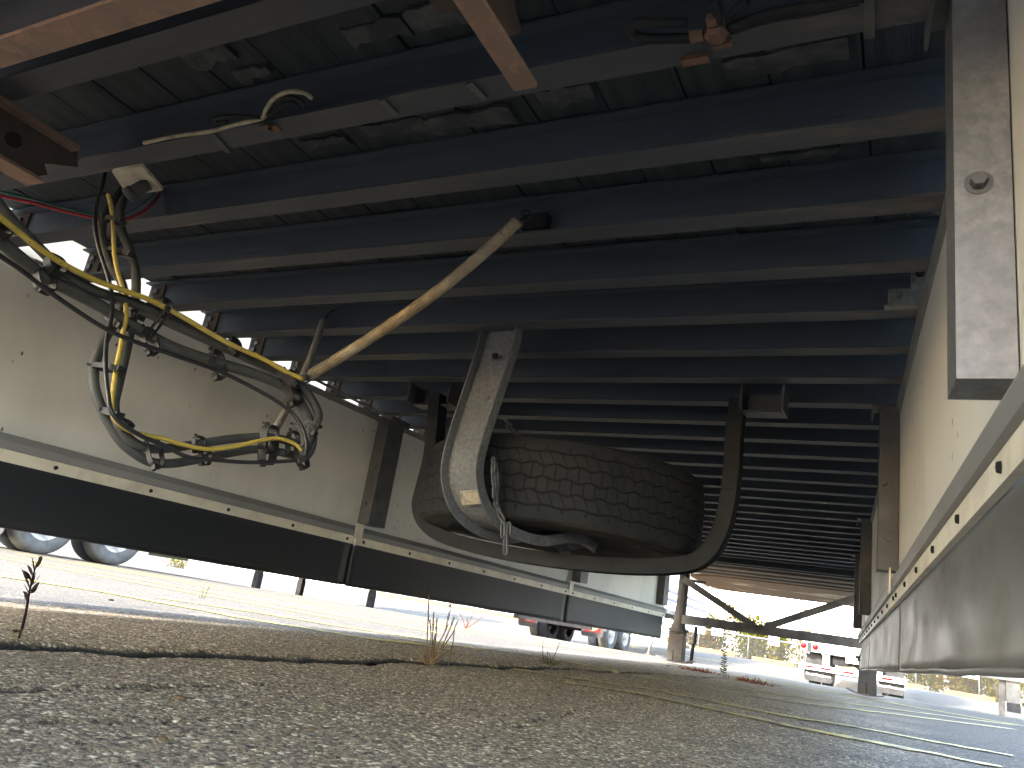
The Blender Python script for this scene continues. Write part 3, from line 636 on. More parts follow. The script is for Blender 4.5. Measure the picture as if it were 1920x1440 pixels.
m_ = MB(); m_.loft([(-1.975, YL + .5, .38), (-1.98, YL + .5, .22), (-1.992, YL + .5, .20), (-2.0, YL + .5, .01)], .018, 8); tp('air_line_stand', m_, M_dk)
m_ = MB(); m_.box((-2.1, YL - .12, ZF - .045), (-.25, YL - .06, ZF - .002)); tp('gear_mount_beam', m_, M_darkst)

# ------------------------------------------------------------------ spare wheel
SW = empty('spare_wheel', (-1.155, 2.64, .603), 'worn black spare tyre lying flat in the carrier under the crossmembers', 'spare tyre')
RT_, TW = .515, .262
def zz_(th, ph, n, amp):   # soft zigzag
    t = (th * n + ph) % 1.0; s = abs(t - .5) * 4 - 1; return amp * max(-1, min(1, s * 1.6))
nU, nV = 1500, 104; V = []; Fc = []; GV = []
cen = [-.085, -.043, 0, .043, .085]
for u in range(nU):
    th = u / nU
    for v in range(nV + 1):
        h = (v / nV - .5) * (TW - .012)
        r = RT_ - .016 * (abs(h) / (TW / 2)) ** 4
        best = 9
        lines = []
        for k, c_ in enumerate(cen):
            amp = .0045 if k in (1, 2, 3) else .0028
            lines.append(c_ + zz_(th, .5 * (k % 2), 44 if k in (1, 2, 3) else 30, amp))
        for l in lines: best = min(best, abs(h - l))
        dep = .0055 * math.exp(-(best / .0017) ** 2)
        for k in range(4):
            if lines[k] < h < lines[k + 1]:
                t = (th * 88 + (k % 2) * .5 + (h * 14 if k in (0, 3) else 0)) % 1.0; d = min(t, 1 - t) / 88 * 2 * math.pi * RT_
                dep = max(dep, .0028 * math.exp(-(d / .0013) ** 2))
        if abs(h) > .09:
            t = (th * 44) % 1.0; d = min(t, 1 - t) / 44 * 2 * math.pi * RT_
            if abs(h) < .102: dep = max(dep, .003 * math.exp(-(d / .002) ** 2))
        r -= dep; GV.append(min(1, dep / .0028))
        a = th * 2 * math.pi; V.append((r * math.cos(a), r * math.sin(a), h))
for u in range(nU):
    u2 = (u + 1) % nU
    for v in range(nV): Fc.append((u * (nV + 1) + v, u2 * (nV + 1) + v, u2 * (nV + 1) + v + 1, u * (nV + 1) + v + 1))
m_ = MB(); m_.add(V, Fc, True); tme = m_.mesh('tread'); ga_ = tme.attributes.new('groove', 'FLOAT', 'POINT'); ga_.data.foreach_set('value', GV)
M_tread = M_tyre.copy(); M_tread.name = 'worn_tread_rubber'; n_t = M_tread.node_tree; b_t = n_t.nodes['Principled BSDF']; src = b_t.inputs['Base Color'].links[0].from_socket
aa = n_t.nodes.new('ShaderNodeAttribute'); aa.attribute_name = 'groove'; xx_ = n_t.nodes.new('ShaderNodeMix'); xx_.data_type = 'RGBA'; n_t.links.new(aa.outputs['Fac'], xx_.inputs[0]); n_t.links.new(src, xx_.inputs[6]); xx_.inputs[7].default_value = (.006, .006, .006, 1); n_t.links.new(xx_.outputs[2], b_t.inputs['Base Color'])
link('tread', tme, M_tread, SW)
pf = []
hw = (TW - .012) / 2
wall = [(RT_ - .016, hw), (.503 - .012, hw + .007), (.478, hw + .010), (.47, hw + .006), (.462, hw + .010), (.43, hw + .014), (.40, hw + .012), (.395, hw + .015), (.385, hw + .011), (.36, hw + .006), (.345, hw - .004), (.338, hw - .006), (.33, hw - .012), (.312, hw - .018)]
m_ = MB(); m_.lathe([(r, -h) for r, h in wall], seg=120); link('sidewall', m_.mesh('sidewall'), M_tyrewall, SW)
m_ = MB(); m_.lathe(wall, seg=120); link('sidewall', m_.mesh('sidewall'), M_tyrewall, SW)
m_ = MB(); m_.lathe([(.311, -hw + .012), (.305, -hw + .010), (.298, -hw + .02), (.285, -.06), (.28, 0), (.26, .03), (.20, .05), (.17, .045), (.14, .045), (.138, .06), (.0, .06)], seg=64)
m_.lathe([(.311, hw - .012), (.30, hw - .014), (.28, .02)], seg=64); link('rim', m_.mesh('rim'), M_darkst, SW)

# ------------------------------------------------------------------ chain
CH = empty('chain', at_y(948, 990, 2.10), 'short steel chain looped round the front carrier arm', 'chain')
mloc = Matrix.Translation(CH.location).inverted()
def chain(path, linklen, r, hang=False):
    pts = [Vector(p) for p in path]; segs = []; 
    S = [0]
    for a, b in zip(pts[:-1], pts[1:]): S.append(S[-1] + (b - a).length)
    pos = lambda s: next((pts[i].lerp(pts[i + 1], (s - S[i]) / (S[i + 1] - S[i])) for i in range(len(pts) - 1) if s <= S[i + 1]), pts[-1])
    s = 0; k = 0
    while s + linklen * .8 < S[-1]:
        a = pos(s); b = pos(min(s + linklen, S[-1])); d = (b - a).normalized(); c = (a + b) / 2
        side = d.cross(Vector((0, 1, 0))).normalized(); dep = d.cross(side)
        A = side * .85 + dep * .5 if k % 2 == 0 else side * .2 - dep * .98
        A.normalize(); L = linklen * .5; wv = r * 2.0; ring = []
        for q in range(20):
            t = 2 * math.pi * q / 20; ring.append(c + d * (math.copysign(L - wv, math.cos(t)) * (1 if abs(math.cos(t)) > .05 else 0) + wv * math.cos(t)) + A * (wv * math.sin(t)))
        ring.append(ring[0]); m = MB(); m.loft([p - CH.location for p in ring], r, 7, cap=False); link('link', m.mesh('link'), M_galvdull, CH)
        s += linklen - 3.1 * r; k += 1
chain([at_y(978, 820, 2.22), at_y(962, 808, 2.17), at_y(950, 796, 2.11), at_y(942, 782, 2.06)], .040, .0042)
chain(spline([at_y(924, 858, 2.06), at_y(930, 882, 2.06), at_y(932, 905, 2.07), at_y(928, 935, 2.08), at_y(931, 952, 2.09), at_y(941, 972, 2.10), at_y(949, 985, 2.10)], 4), .040, .0040)
chain(spline([at_y(926, 862, 2.05), at_y(924, 890, 2.05), at_y(928, 915, 2.06), at_y(926, 940, 2.06)], 4), .038, .0036)
chain([at_y(943, 980, 2.08), at_y(943, 1010, 2.08)], .045, .0040)
chain([at_y(954, 980, 2.09), at_y(954, 1006, 2.09)], .04, .0040)
chain([at_y(948, 1000, 2.08), at_y(948, 1047, 2.08)], .062, .0042)

# ------------------------------------------------------------------ cable harness
HY = lambda px: .75 + .0013 * px
def hp_(pts, off=0): return spline([at_y(x, y, HY(x) + off) for x, y in pts], 6)
CHN = empty('cable_harness', at_y(240, 345, 1.0), 'bundle of grey, black and yellow cables looping down at the left', 'cables')
def hc(name, pts, r, m, off=0, label=None):
    mb_ = MB(); mb_.loft([p - CHN.location for p in hp_(pts, off)], r, 12); o = link(name, mb_.mesh(name), m, CHN)
    if label: o['label'] = label
    return o
hc('yellow_cable', [(-60, 350), (-20, 392), (0, 407), (37, 437), (70, 463), (100, 483), (133, 503), (183, 527), (233, 545), (283, 563), (307, 575), (347, 597), (400, 628), (437, 648), (493, 673), (533, 695), (567, 711)], .0062, M_yellow, -.03)
hc('loom', [(-60, 310), (-20, 360), (20, 410), (60, 452), (83, 475), (110, 503), (143, 527), (187, 549), (233, 562), (300, 587), (353, 608), (417, 641), (467, 668), (533, 701), (563, 722), (587, 753), (597, 780), (590, 800), (580, 827), (568, 857)], .0115, M_loom)
hc('loom', [(-60, 420), (-20, 440), (0, 452), (37, 483), (83, 520), (133, 545), (187, 573), (233, 602), (283, 631), (333, 655), (400, 678), (467, 698), (520, 718), (550, 738), (572, 773), (584, 810), (582, 840), (570, 858)], .0138, M_loom, .01)
hc('black_cable', [(-60, 445), (-20, 467), (0, 480), (40, 507), (87, 543), (140, 580), (187, 610), (233, 633), (300, 657), (367, 680), (413, 697), (467, 723), (520, 753), (550, 777), (567, 803), (575, 833), (572, 858), (560, 866)], .0050, M_black, -.015)
hc('loom', [(253, 350), (235, 372), (226, 392), (228, 430), (240, 462), (250, 490), (255, 520), (254, 560), (246, 610), (236, 660), (222, 720), (214, 760), (222, 795), (245, 826), (275, 840), (310, 841), (367, 833), (433, 823), (493, 819), (530, 824), (560, 834)], .0108, M_loom, .03)
hc('loom', [(235, 350), (212, 378), (196, 405), (190, 440), (198, 475), (212, 505), (228, 530), (232, 560), (222, 595), (200, 630), (180, 675), (176, 717), (188, 760), (207, 797), (233, 834), (277, 864), (317, 869), (367, 862), (433, 849), (483, 842), (520, 847), (567, 857)], .0108, M_loom, .045)
hc('yellow_cable', [(203, 364), (210, 395), (213, 440), (215, 480), (221, 510), (230, 540), (236, 575), (236, 600), (230, 625), (227, 645), (218, 690), (211, 740), (210, 768), (217, 788), (240, 806), (270, 816), (305, 822), (340, 833), (390, 842), (440, 837), (480, 828), (520, 822), (552, 832), (566, 846)], .0052, M_yellow, -.0)
hc('black_cable', [(212, 282), (205, 300), (196, 330), (190, 356), (181, 385), (178, 420), (184, 460), (193, 490), (204, 525), (210, 560), (209, 595), (200, 635), (198, 690), (203, 740), (209, 772), (232, 797), (270, 820), (310, 836), (350, 856), (400, 862), (470, 867), (555, 864)], .0048, M_black, -.012)
hc('red_wire', [(-40, 352), (0, 367), (60, 380), (120, 396), (173, 408), (210, 413), (240, 410), (270, 396), (295, 370), (306, 345), (303, 332)], .0040, M_red, .06)
hc('teal_wire', [(-40, 345), (0, 358), (60, 373), (120, 389), (173, 402), (215, 407)], .0032, M_teal, .065)
hc('light_blue_wire', [(226, 405), (250, 394), (280, 370), (296, 345), (304, 332)], .0040, M_ltblue, .06)
hc('black_cable', [(570, 700), (600, 716), (650, 742), (700, 768), (740, 788)], .004, M_black, .12)
# mounting pad where the looms pass up through the floor
pc = [at_z(*p, 1.035) for p in ((210, 322), (266, 311), (305, 357), (240, 368))]
m_ = MB(); m_.hexa([p - CHN.location for p in pc] + [p - CHN.location + Vector((0, 0, .008)) for p in pc]); o = link('mounting_pad', m_.mesh('mounting_pad'), M_foam, CHN)
c = at_z(262, 345, 1.03) - CHN.location; m_ = MB(); m_.loft([c + Vector((-.01, -.012, -.035)), c + Vector((.005, .0, -.012)), c + Vector((.02, .01, .004))], .0155, 12); m_.loft([c + Vector((-.012, -.013, -.04)), c + Vector((-.004, -.006, -.026))], .019, 12); link('grommet', m_.mesh('grommet'), M_loom, CHN)
# ties and straps
def tie(px, py, ang, ln, wd=.010, th=.022, off=0, tail=True):
    p = at_y(px, py, HY(px) + off) - CHN.location; a = R_(ang); d = Vector((math.cos(a), 0, -math.sin(a))); s = HY(px) * 1.9 / 1455
    h = d * (ln * s / 2); mb_ = MB(); side = Vector((0, 1, 0))
    n = Vector((d.z, 0, -d.x)); hd = th * .62; pts = []
    for k in range(24):
        t = 2 * math.pi * k / 24; pts.append((h * 1.02 * math.copysign(abs(math.cos(t)) ** .6, math.cos(t))) + side * (hd * math.copysign(abs(math.sin(t)) ** .6, math.sin(t))))
    V = []; Fc = []
    for q in pts:
        rr = q.normalized() * .0016
        for e in (-1, 1): V += [p + q + n * (e * wd / 2) + rr, p + q + n * (e * wd / 2) - rr]
    m = len(pts)
    for k in range(m):
        a0 = k * 4; b0 = ((k + 1) % m) * 4
        Fc += [(a0, b0, b0 + 2, a0 + 2), (a0 + 1, a0 + 3, b0 + 3, b0 + 1), (a0, a0 + 1, b0 + 1, b0), (a0 + 2, b0 + 2, b0 + 3, a0 + 3)]
    mb_.add(V, Fc); mb_.bar(p + h * 1.0 - side * hd * .5, p + h * 1.28 - side * hd * .5, .012, .008, (0, 1, 0))
    if tail: mb_.bar(p - h - side * hd * .6, p - h * 1.18 - side * hd, wd * .6, .002, (0, 1, 0))
    return link('cable_tie', mb_.mesh('cable_tie'), M_tie, CHN)
for a in ((104, 498, 55, 40, .02, .03, -.012), (84, 528, 55, 46, .022, .03, 0), (312, 577, 60, 30, .016, .024, -.012), (282, 640, 58, 48, .014, .03, 0), (297, 606, -60, 50, .008, .012, -.02),
          (441, 650, 55, 28, .017, .026, -.012), (408, 684, 62, 46, .018, .032, 0), (217, 414, 10, 40, .011, .026, 0), (228, 474, 14, 56, .010, .03, .01), (252, 590, 20, 34, .012, .03, .01), (203, 690, 4, 62, .011, .03, .01),
          (212, 775, 10, 34, .014, .026, .02), (237, 795, 30, 20, .012, .022, .02), (290, 848, 55, 52, .012, .03, .02), (373, 833, 80, 22, .012, .024, .02), (385, 858, 82, 20, .012, .024, .03), (218, 600, 30, 50, .016, .036, .02),
          (504, 822, 86, 34, .026, .032, .02), (503, 846, 86, 36, .026, .032, .03), (549, 830, 80, 30, .015, .028, .02), (546, 728, 60, 50, .03, .034, 0), (587, 793, 20, 26, .008, .026, 0), (573, 805, 15, 36, .010, .03, 0), (566, 858, 60, 30, .014, .03, .02), (538, 706, 30, 48, .02, .03, -.01), (0, 430, 50, 30, .016, .03, -.01)):
    tie(*a)

# ------------------------------------------------------------------ springs holding the harness
def coil(name, pts, R0, turns, wire, m, label, cat):
    P = spline(pts, 12); S = [0]
    for a, b in zip(P[:-1], P[1:]): S.append(S[-1] + (b - a).length)
    tot = S[-1]; e = empty(name, P[0], label, cat); n = turns * 9; out = []; i = 0
    for k in range(n + 1):
        s = tot * k / n
        while i < len(P) - 2 and S[i + 1] < s: i += 1
        c = P[i].lerp(P[i + 1], (s - S[i]) / max(S[i + 1] - S[i], 1e-6)); T = (P[i + 1] - P[i]).normalized(); A = T.cross(Vector((0, 0, 1))).normalized(); B = T.cross(A)
        a = 2 * math.pi * turns * k / n; out.append(c + A * (R0 * math.cos(a)) + B * (R0 * math.sin(a)) - P[0])
    mb_ = MB(); V = []; Fc = []; N_ = len(out); sg = 5
    for k in range(N_):
        T = (out[min(k + 1, N_ - 1)] - out[max(k - 1, 0)]).normalized(); c = out[k]; A = T.orthogonal() if k == 0 else (A - T * A.dot(T)); A.normalize(); B = T.cross(A)
        for q in range(sg): V.append(c + A * (wire * math.cos(q * 2 * math.pi / sg)) + B * (wire * math.sin(q * 2 * math.pi / sg)))
    for k in range(N_ - 1):
        for q in range(sg): Fc.append((k * sg + q, k * sg + (q + 1) % sg, (k + 1) * sg + (q + 1) % sg, (k + 1) * sg + q))
    mb_.add(V, Fc, True); link('coil', mb_.mesh('coil'), m, e)
    mb_ = MB(); mb_.loft([p - P[0] for p in P], R0 - wire * .3, 10); link('core', mb_.mesh('core'), m, e)
    return e, P
e1, P1 = coil('coil_spring', [at_y(x, y, 1.50 - (x - 580) * .00031) for x, y in ((972, 414), (920, 462), (860, 514), (800, 561), (740, 603), (680, 643), (630, 674), (584, 702))], .0125, 130, .0026, M_spring, 'brown tightly wound coil spring running diagonally to the cable harness', 'spring')
m_ = MB(); c = at_y(985, 404, 1.375) - e1.location; m_.loft(spline([c + Vector((.02 * math.cos(t) * .7, 0, .013 * math.sin(t))) for t in np.linspace(-2.6, 2.6, 10)], 3), .0024, 6); link('hook', m_.mesh('hook'), M_darkst, e1)
m_ = MB(); c = at_y(573, 709, 1.49) - e1.location; m_.loft(spline([c + Vector((.022 * math.cos(t), 0, .012 * math.sin(t))) for t in np.linspace(.4, 6.2, 12)], 3), .0026, 6); link('hook', m_.mesh('hook'), M_galvdull, e1)
m_ = MB(); c = at_y(985, 404, 1.40); m_.box((c.x - .03, 1.44, ZF + .012), (c.x + .035, 1.466, ZF + .05)); tp('spring_bracket', m_, M_darkst)
e2, P2 = coil('coil_spring', [at_y(606, 602, 1.95), at_y(588, 655, 1.88), at_y(568, 705, 1.82), at_y(540, 762, 1.77), at_y(514, 810, 1.73)], .0105, 110, .0022, M_hose, 'dull grey support spring hanging behind the cable harness', 'spring')
m_ = MB(); c = at_y(609, 598, 1.95) - e2.location; m_.loft(spline([c, c + Vector((.008, .01, .03)), c + Vector((.02, .03, .05))], 4), .003, 6); link('hook', m_.mesh('hook'), M_darkst, e2)

# ------------------------------------------------------------------ vehicles beyond
def box_obj(name, a, b, m, parent, org, bevel=0, label=None):
    mb_ = MB(); mb_.box(Vector(a) - org, Vector(b) - org); o = mb_.build(name, m, parent, bevel)
    if label: o['label'] = label
    return o
def wheel_mesh():
    mb_ = MB()   # axis x, outer face at x=0 looking to +x
    mb_.lathe([(.30, -.03), (.33, -.012), (.40, .004), (.455, .0), (.48, -.02), (.50, -.045), (.502, -.14), (.50, -.235), (.48, -.26), (.40, -.27), (.30, -.26)], ax='x', seg=40); a = mb_.mesh('tyre')
    mb_ = MB(); mb_.lathe([(.30, -.03), (.292, -.02), (.285, -.04), (.262, -.055), (.235, -.10), (.20, -.13), (.15, -.13), (.135, -.11), (.125, -.10), (.11, -.04), (.10, -.03), (0, -.03)], ax='x', seg=36); b = mb_.mesh('rim')
    mb_ = MB()
    for k in range(10): an = k * math.pi / 5; mb_.lathe([(0, -.123), (.019, -.123), (.019, -.128)], (0, .18 * math.cos(an), .18 * math.sin(an)), 'x', 8, False)
    c = mb_.mesh('hand_holes')
    a.materials.append(M_wall); b.materials.append(M_rim); c.materials.append(M_dk); return a, b, c
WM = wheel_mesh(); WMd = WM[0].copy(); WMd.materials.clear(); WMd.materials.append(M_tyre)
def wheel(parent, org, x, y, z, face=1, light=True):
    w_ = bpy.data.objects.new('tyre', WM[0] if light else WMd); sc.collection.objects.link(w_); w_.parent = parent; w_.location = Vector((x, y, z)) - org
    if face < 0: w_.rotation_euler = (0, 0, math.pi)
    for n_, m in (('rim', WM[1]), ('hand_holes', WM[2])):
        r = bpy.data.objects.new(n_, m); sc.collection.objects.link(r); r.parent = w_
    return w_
def flap(parent, org, x0, x1, y, z0, z1, txt=None, dirx=1):
    mb_ = MB(); w = x1 - x0; c = .05
    mb_.prism([(x0 + c, z0), (x1 - c, z0), (x1, z0 + c), (x1, z1), (x0, z1), (x0, z0 + c)], lambda u, v, s: (u - org.x, y + s * .012 - org.y, v - org.z)); f = mb_.build('mudflap', M_grey, parent)
    if txt == 'TIP':
        mb_ = MB(); mb_.box((x0 + .07 - org.x, y - .004 - org.y, z0 + .13 - org.z), (x1 - .07 - org.x, y - .001 - org.y, z1 - .02 - org.z)); mb_.build('red_square', M_redp, f)
        mb_ = MB(); mb_.lathe([(0, -.008), (.215, -.008), (.215, -.005)], ((x0 + x1) / 2 - org.x, y - org.y, z0 + .37 - org.z), 'y', 36, False); mb_.build('cream_disc', M_cream, f)
        text_mesh('lettering', 'TIP', .25, M_ink, frame(Vector(((x0 + x1) / 2, y - .011, z0 + .385)) - org, (1, 0, 0), (0, 0, 1)), f)
    return f
def trailer(x0, x1, y0, y1, zb, label, axles, legs, lightside=1, flapz=(.0, .62), skirt=None):
    g = gz((x0 + x1) / 2, y0 + 2); org = Vector(((x0 + x1) / 2, (y0 + y1) / 2, g)); T = empty('parked_trailer', org, label, 'trailer')
    box_obj('body', (x0, y0, zb + .15), (x1, y1, zb + 2.8), M_white, T, org)
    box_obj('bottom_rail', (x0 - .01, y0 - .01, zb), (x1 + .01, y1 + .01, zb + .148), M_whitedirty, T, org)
    box_obj('bogie_frame', (x0 + .8, axles[0] - .9, .55 + g), (x1 - .8, axles[-1] + .9, zb - .002), M_dk, T, org)
    for ya in axles:
        ga = gz((x0 + x1) / 2, ya)
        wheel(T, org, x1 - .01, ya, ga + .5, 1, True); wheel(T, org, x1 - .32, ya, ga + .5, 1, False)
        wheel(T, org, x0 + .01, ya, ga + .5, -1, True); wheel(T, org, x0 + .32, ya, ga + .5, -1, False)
        m__ = MB(); m__.loft([(x0 + .3 - org.x, ya - org.y, ga + .5 - org.z), (x1 - .3 - org.x, ya - org.y, ga + .5 - org.z)], .07, 10); m__.build('axle', M_dk, T)
    for xx in legs[1]:
        gl = gz(xx, legs[0]); box_obj('landing_leg', (xx - .07, legs[0] - .07, gl + .02), (xx + .07, legs[0] + .07, zb), M_dk, T, org); box_obj('foot_pad', (xx - .17, legs[0] - .13, gl + .0), (xx + .17, legs[0] + .13, gl + .0195), M_dk, T, org)
    return T, org
TA, oA = trailer(-14.1, -11.5, 5.6, 21.2, 1.12, 'white parked trailer at far left with grey dusty wheels and a pale low skirt', (7.47, 8.72), (16.07, (-11.65, -13.9)))
m_ = MB(); m_.prism([(9.35, .24), (10.19, .245), (10.19, 1.118), (9.35, 1.118)], lambda u, v, s: (-11.49 - s * .02 - oA.x, u - oA.y, v - oA.z)); m_.build('side_skirt', M_olive, TA)['label'] = 'olive section of skirt'
m_ = MB(); m_.prism([(10.2, .25), (10.5, .25), (20.9, .64), (20.9, 1.118), (10.2, 1.118)], lambda u, v, s: (-11.49 - s * .02 - oA.x, u - oA.y, v - oA.z)); m_.build('side_skirt', M_white, TA)
flap(TA, oA, -12.12, -11.5, 6.85, .18, .95, 'TIP')
TT, oT = trailer(-10.05, -7.6, 20.6, 34.0, 1.15, 'white trailer seen from behind with two red and cream TIP mudflaps and blue side stripes', (22.3, 23.6), (30.5, (-7.8, -9.8)))
gt = gz(-9, 21)
flap(TT, oT, -9.98, -9.38, 20.95, .005, .72, 'TIP'); flap(TT, oT, -8.05, -7.42, 20.95, .005, .72, 'TIP')
for pa, pb in (((1275, 1116), (1322, 1132)), ((1275, 1131), (1322, 1146))):
    a = at_x(*pa, -7.59); b = at_x(*pb, -7.59); z_ = (a.z + b.z) / 2; box_obj('blue_stripe', (-7.585, 27, z_ - .06), (-7.578, 33.9, z_ + .06), M_blue, TT, oT)
box_obj('side_box', (-7.9, 31.5, .72), (-7.58, 33.8, 1.1), M_white, TT, oT)
box_obj('yellow_notice', (-7.95, 26.0, .28), (-7.6, 26.02, .50), M_yellow, TT, oT); box_obj('rear_bumper', (-10.0, 20.62, .18), (-7.65, 20.70, .28), M_dk, TT, oT)
box_obj('marker_pole', (-8.62, 20.8, .28), (-8.58, 20.84, .40), M_redp, TT, oT)
oB = Vector((-19.2, 20, gz(-18, 18.9))); TB = empty('parked_trailer', oB, 'white trailer in the second row at far left, only its leg and low side showing', 'trailer')
box_obj('body', (-20.6, 12, 1.1), (-18, 27, 3.9), M_white, TB, oB)
for y_ in (18.85,): box_obj('landing_leg', (-18.16, y_ - .1, oB.z), (-17.96, y_ + .1, 1.099), M_dk, TB, oB); box_obj('foot_pad', (-18.3, y_ - .2, oB.z - .02), (-17.85, y_ + .2, oB.z - .001), M_dk, TB, oB)
box_obj('side_skirt', (-18.02, 13.5, .35), (-18.0, 17.5, 1.09), M_white, TB, oB)

# ---- box truck seen from behind, at the right landing leg
YT = 23.0
def q(px, py, dy=0): return at_y(px, py, YT + dy)
x0, x1 = q(1505, 1200).x, q(1697, 1240).x; gT = gz(-1.3, YT); oK = Vector(((x0 + x1) / 2, YT + 3, gT))
K = empty('box_truck', oK, 'white box truck seen from behind with red tail lamps and a striped bumper', 'truck')
zbed = q(1530, 1208).z
box_obj('cargo_box', (x0, YT + .06, zbed), (x1, YT + 7, zbed + 2.7), M_white, K, oK)
box_obj('cab', (x0 + .1, YT + 7.3, gT + .6), (x1 - .1, YT + 9.2, gT + 2.6), M_white, K, oK)
xm = q(1592, 1190).x
for xa, xb in ((x0 + .05, xm - .01), (xm + .09, x1 - .05)):
    box_obj('rear_door', (xa, YT + .02, zbed + .03), (xb, YT + .058, zbed + 2.6), M_white, K, oK)
box_obj('door_post', (xm, YT + .0, zbed), (xm + .08, YT + .055, zbed + 2.65), M_whitedirty, K, oK)
a = q(1502, 1112).x; m_ = MB(); m_.loft([Vector((a, YT - .03, zbed + .25)) - oK, Vector((a, YT - .03, q(1502, 1122).z)) - oK], .02, 8); m_.build('lock_rod', M_fence, K)
c = q(1502, 1108); m_ = MB(); m_.lathe([(0, -.17), (.06, -.16), (.075, -.10), (.045, -.06), (.05, -.02), (.085, .05), (.08, .12), (0, .14)], c - oK + Vector((0, -.03, 0)), 'z', 16); m_.build('rod_cap', M_dk, K)
for px, py in ((1508, 1143), (1508, 1181)):
    c = q(px, py); box_obj('hinge', (c.x - .09, YT - .02, c.z - .03), (c.x + .16, YT + .019, c.z + .03), M_cream, K, oK)
    for e in (.04, .12): m_ = MB(); m_.lathe([(0, -.012), (.014, -.01), (.016, 0)], Vector((c.x + e, YT - .0205, c.z)) - oK, 'y', 8, False); m_.build('bolt', M_dk, K)
c = q(1552, 1171); m_ = MB(); dd = .23
m_.prism([(0, -dd), (dd, 0), (0, dd), (-dd, 0)], lambda u, v, s: (c.x + u - oK.x, YT + .004 + s * .014 - oK.y, c.z + v - oK.z)); m_.build('placard_holder', M_cream, K)
c = q(1543, 1190); text_mesh('lettering', 'LET1250', .135, M_ink, frame(Vector((c.x, YT + .015, c.z - .0)) - oK, (1, 0, 0), (0, 0, 1)), K, .002)
c = q(1574, 1184); m_ = MB(); m_.bar(Vector((c.x - .2, YT - .0, c.z)) - oK, Vector((c.x + .26, YT - .0, c.z)) - oK, .03, .03); m_.loft([Vector((c.x, YT - .02, c.z - .07)) - oK, Vector((c.x, YT - .02, c.z + .07)) - oK], .028, 8); m_.build('door_handle', M_galv, K)
# rear sill with lamps
zs = q(1540, 1213).z
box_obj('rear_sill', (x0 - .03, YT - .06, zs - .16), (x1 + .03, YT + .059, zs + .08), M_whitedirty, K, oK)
for px, py in ((1507, 1206), (1529, 1210), (1672, 1232), (1692, 1236)):
    c = q(px, py, -.06); m_ = MB(); m_.lathe([(0, -.022), (.05, -.02), (.068, -.008), (.07, 0)], Vector((c.x, YT - .061, zs - .03)) - oK, 'y', 22); m_.build('tail_lamp', M_lens, K)
c = q(1518, 1209); box_obj('lamp_bracket', (c.x - .045, YT - .085, zs - .17), (c.x + .045, YT - .061, zs + .06), M_grey, K, oK)
# bumper with red and white tape, drop posts
c = q(1600, 1263); zb0 = q(1600, 1268).z; 
box_obj('bumper_bar', (x0 - .05, YT - .10, zb0 - .0), (x1 + .05, YT - .03, zb0 + .13), M_white, K, oK)
for px in (1518, 1549, 1590, 1663):
    cx_ = q(px, 1262).x; m_ = MB(); m_.prism([(-.13, .035), (.13, .035), (.14, .095), (-.12, .095)], lambda u, v, s: (cx_ + u - oK.x, YT - .104 + s * .003 - oK.y, zb0 + v - oK.z)); m_.build('red_tape', M_lens, K)
for px in (1549, 1648):
    cx_ = q(px, 1240).x; box_obj('bumper_post', (cx_ - .09, YT - .02, zb0 + .131), (cx_ + .09, YT + .04, zs - .161), M_whitedirty, K, oK)
for xa, xb in ((q(1508, 1280).x, q(1558, 1290).x), (q(1648, 1300).x, q(1694, 1316).x)):
    box_obj('rear_box', (xa, YT + .2, zb0 + .14), (xb, YT + .6, zs - .2), M_grey, K, oK)
    f = flap(K, oK, xa - .02, xb + .02, YT + .12, zb0 - .28, zb0 + .0)
    text_mesh('lettering', 'PenskeTruck.com', .085, M_white, frame(Vector(((xa + xb) / 2, YT + .115, zb0 - .11)) - oK, (1, 0, 0), (0, 0, 1)), K, .002)
    for xx in (xa + .32, xb): wheel(K, oK, xx, YT + .75, gT + .48, 1, False)
box_obj('chassis', (x0 + .75, YT + .1, gT + .62), (x1 - .75, YT + 8, zs - .165), M_dk, K, oK)
box_obj('axle_housing', (x0 + .6, YT + .7, gT + .38), (x1 - .6, YT + .9, gT + .56), M_dk, K, oK)
c = q(1602, 1238); box_obj('licence_plate', (c.x - .2, YT - .05, c.z - .09), (c.x + .14, YT - .04, c.z + .08), M_white, K, oK)
text_mesh('lettering', 'Y24 68', .11, M_ink, frame(Vector((c.x - .01, YT - .055, c.z - .01)) - oK, (1, 0, 0), (0, 0, 1)), K, .002)
m_ = MB(); c = q(1592, 1256)
m_.loft([c + Vector((.16 * math.cos(t * 1.9), .1 + .02 * t, .06 * math.sin(t * 3.1))) - oK for t in np.linspace(0, 8, 60)], .028, 6); m_.build('coiled_strap', M_yellow, K)

# ---- ribbed trailer at the right edge
YQ = 17.2; oQ = Vector((3, YQ + 3, gz(2.5, YQ))); Q = empty('flatbed_trailer', oQ, 'trailer with a polished ribbed side at the right edge, on a thin dark landing leg', 'trailer')
def qq(px, py): return at_y(px, py, YQ)
xa = qq(1835, 1240).x; zr = qq(1835, 1268).z
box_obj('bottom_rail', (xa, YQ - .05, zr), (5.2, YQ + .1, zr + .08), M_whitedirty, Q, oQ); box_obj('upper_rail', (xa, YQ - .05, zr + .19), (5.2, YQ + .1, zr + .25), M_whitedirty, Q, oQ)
box_obj('body', (xa + .02, YQ + .03, zr + .08), (5.2, YQ + 2.5, zr + 2.4), M_silver, Q, oQ)
m_ = MB()
for k in range(46):
    x_ = xa + .03 + k * .085; m_.box((x_ - oQ.x, YQ - .01 - oQ.y, zr + .251 - oQ.z), (x_ + .035 - oQ.x, YQ + .029 - oQ.y, zr + 2.4 - oQ.z))
m_.build('side_ribs', M_silver, Q)
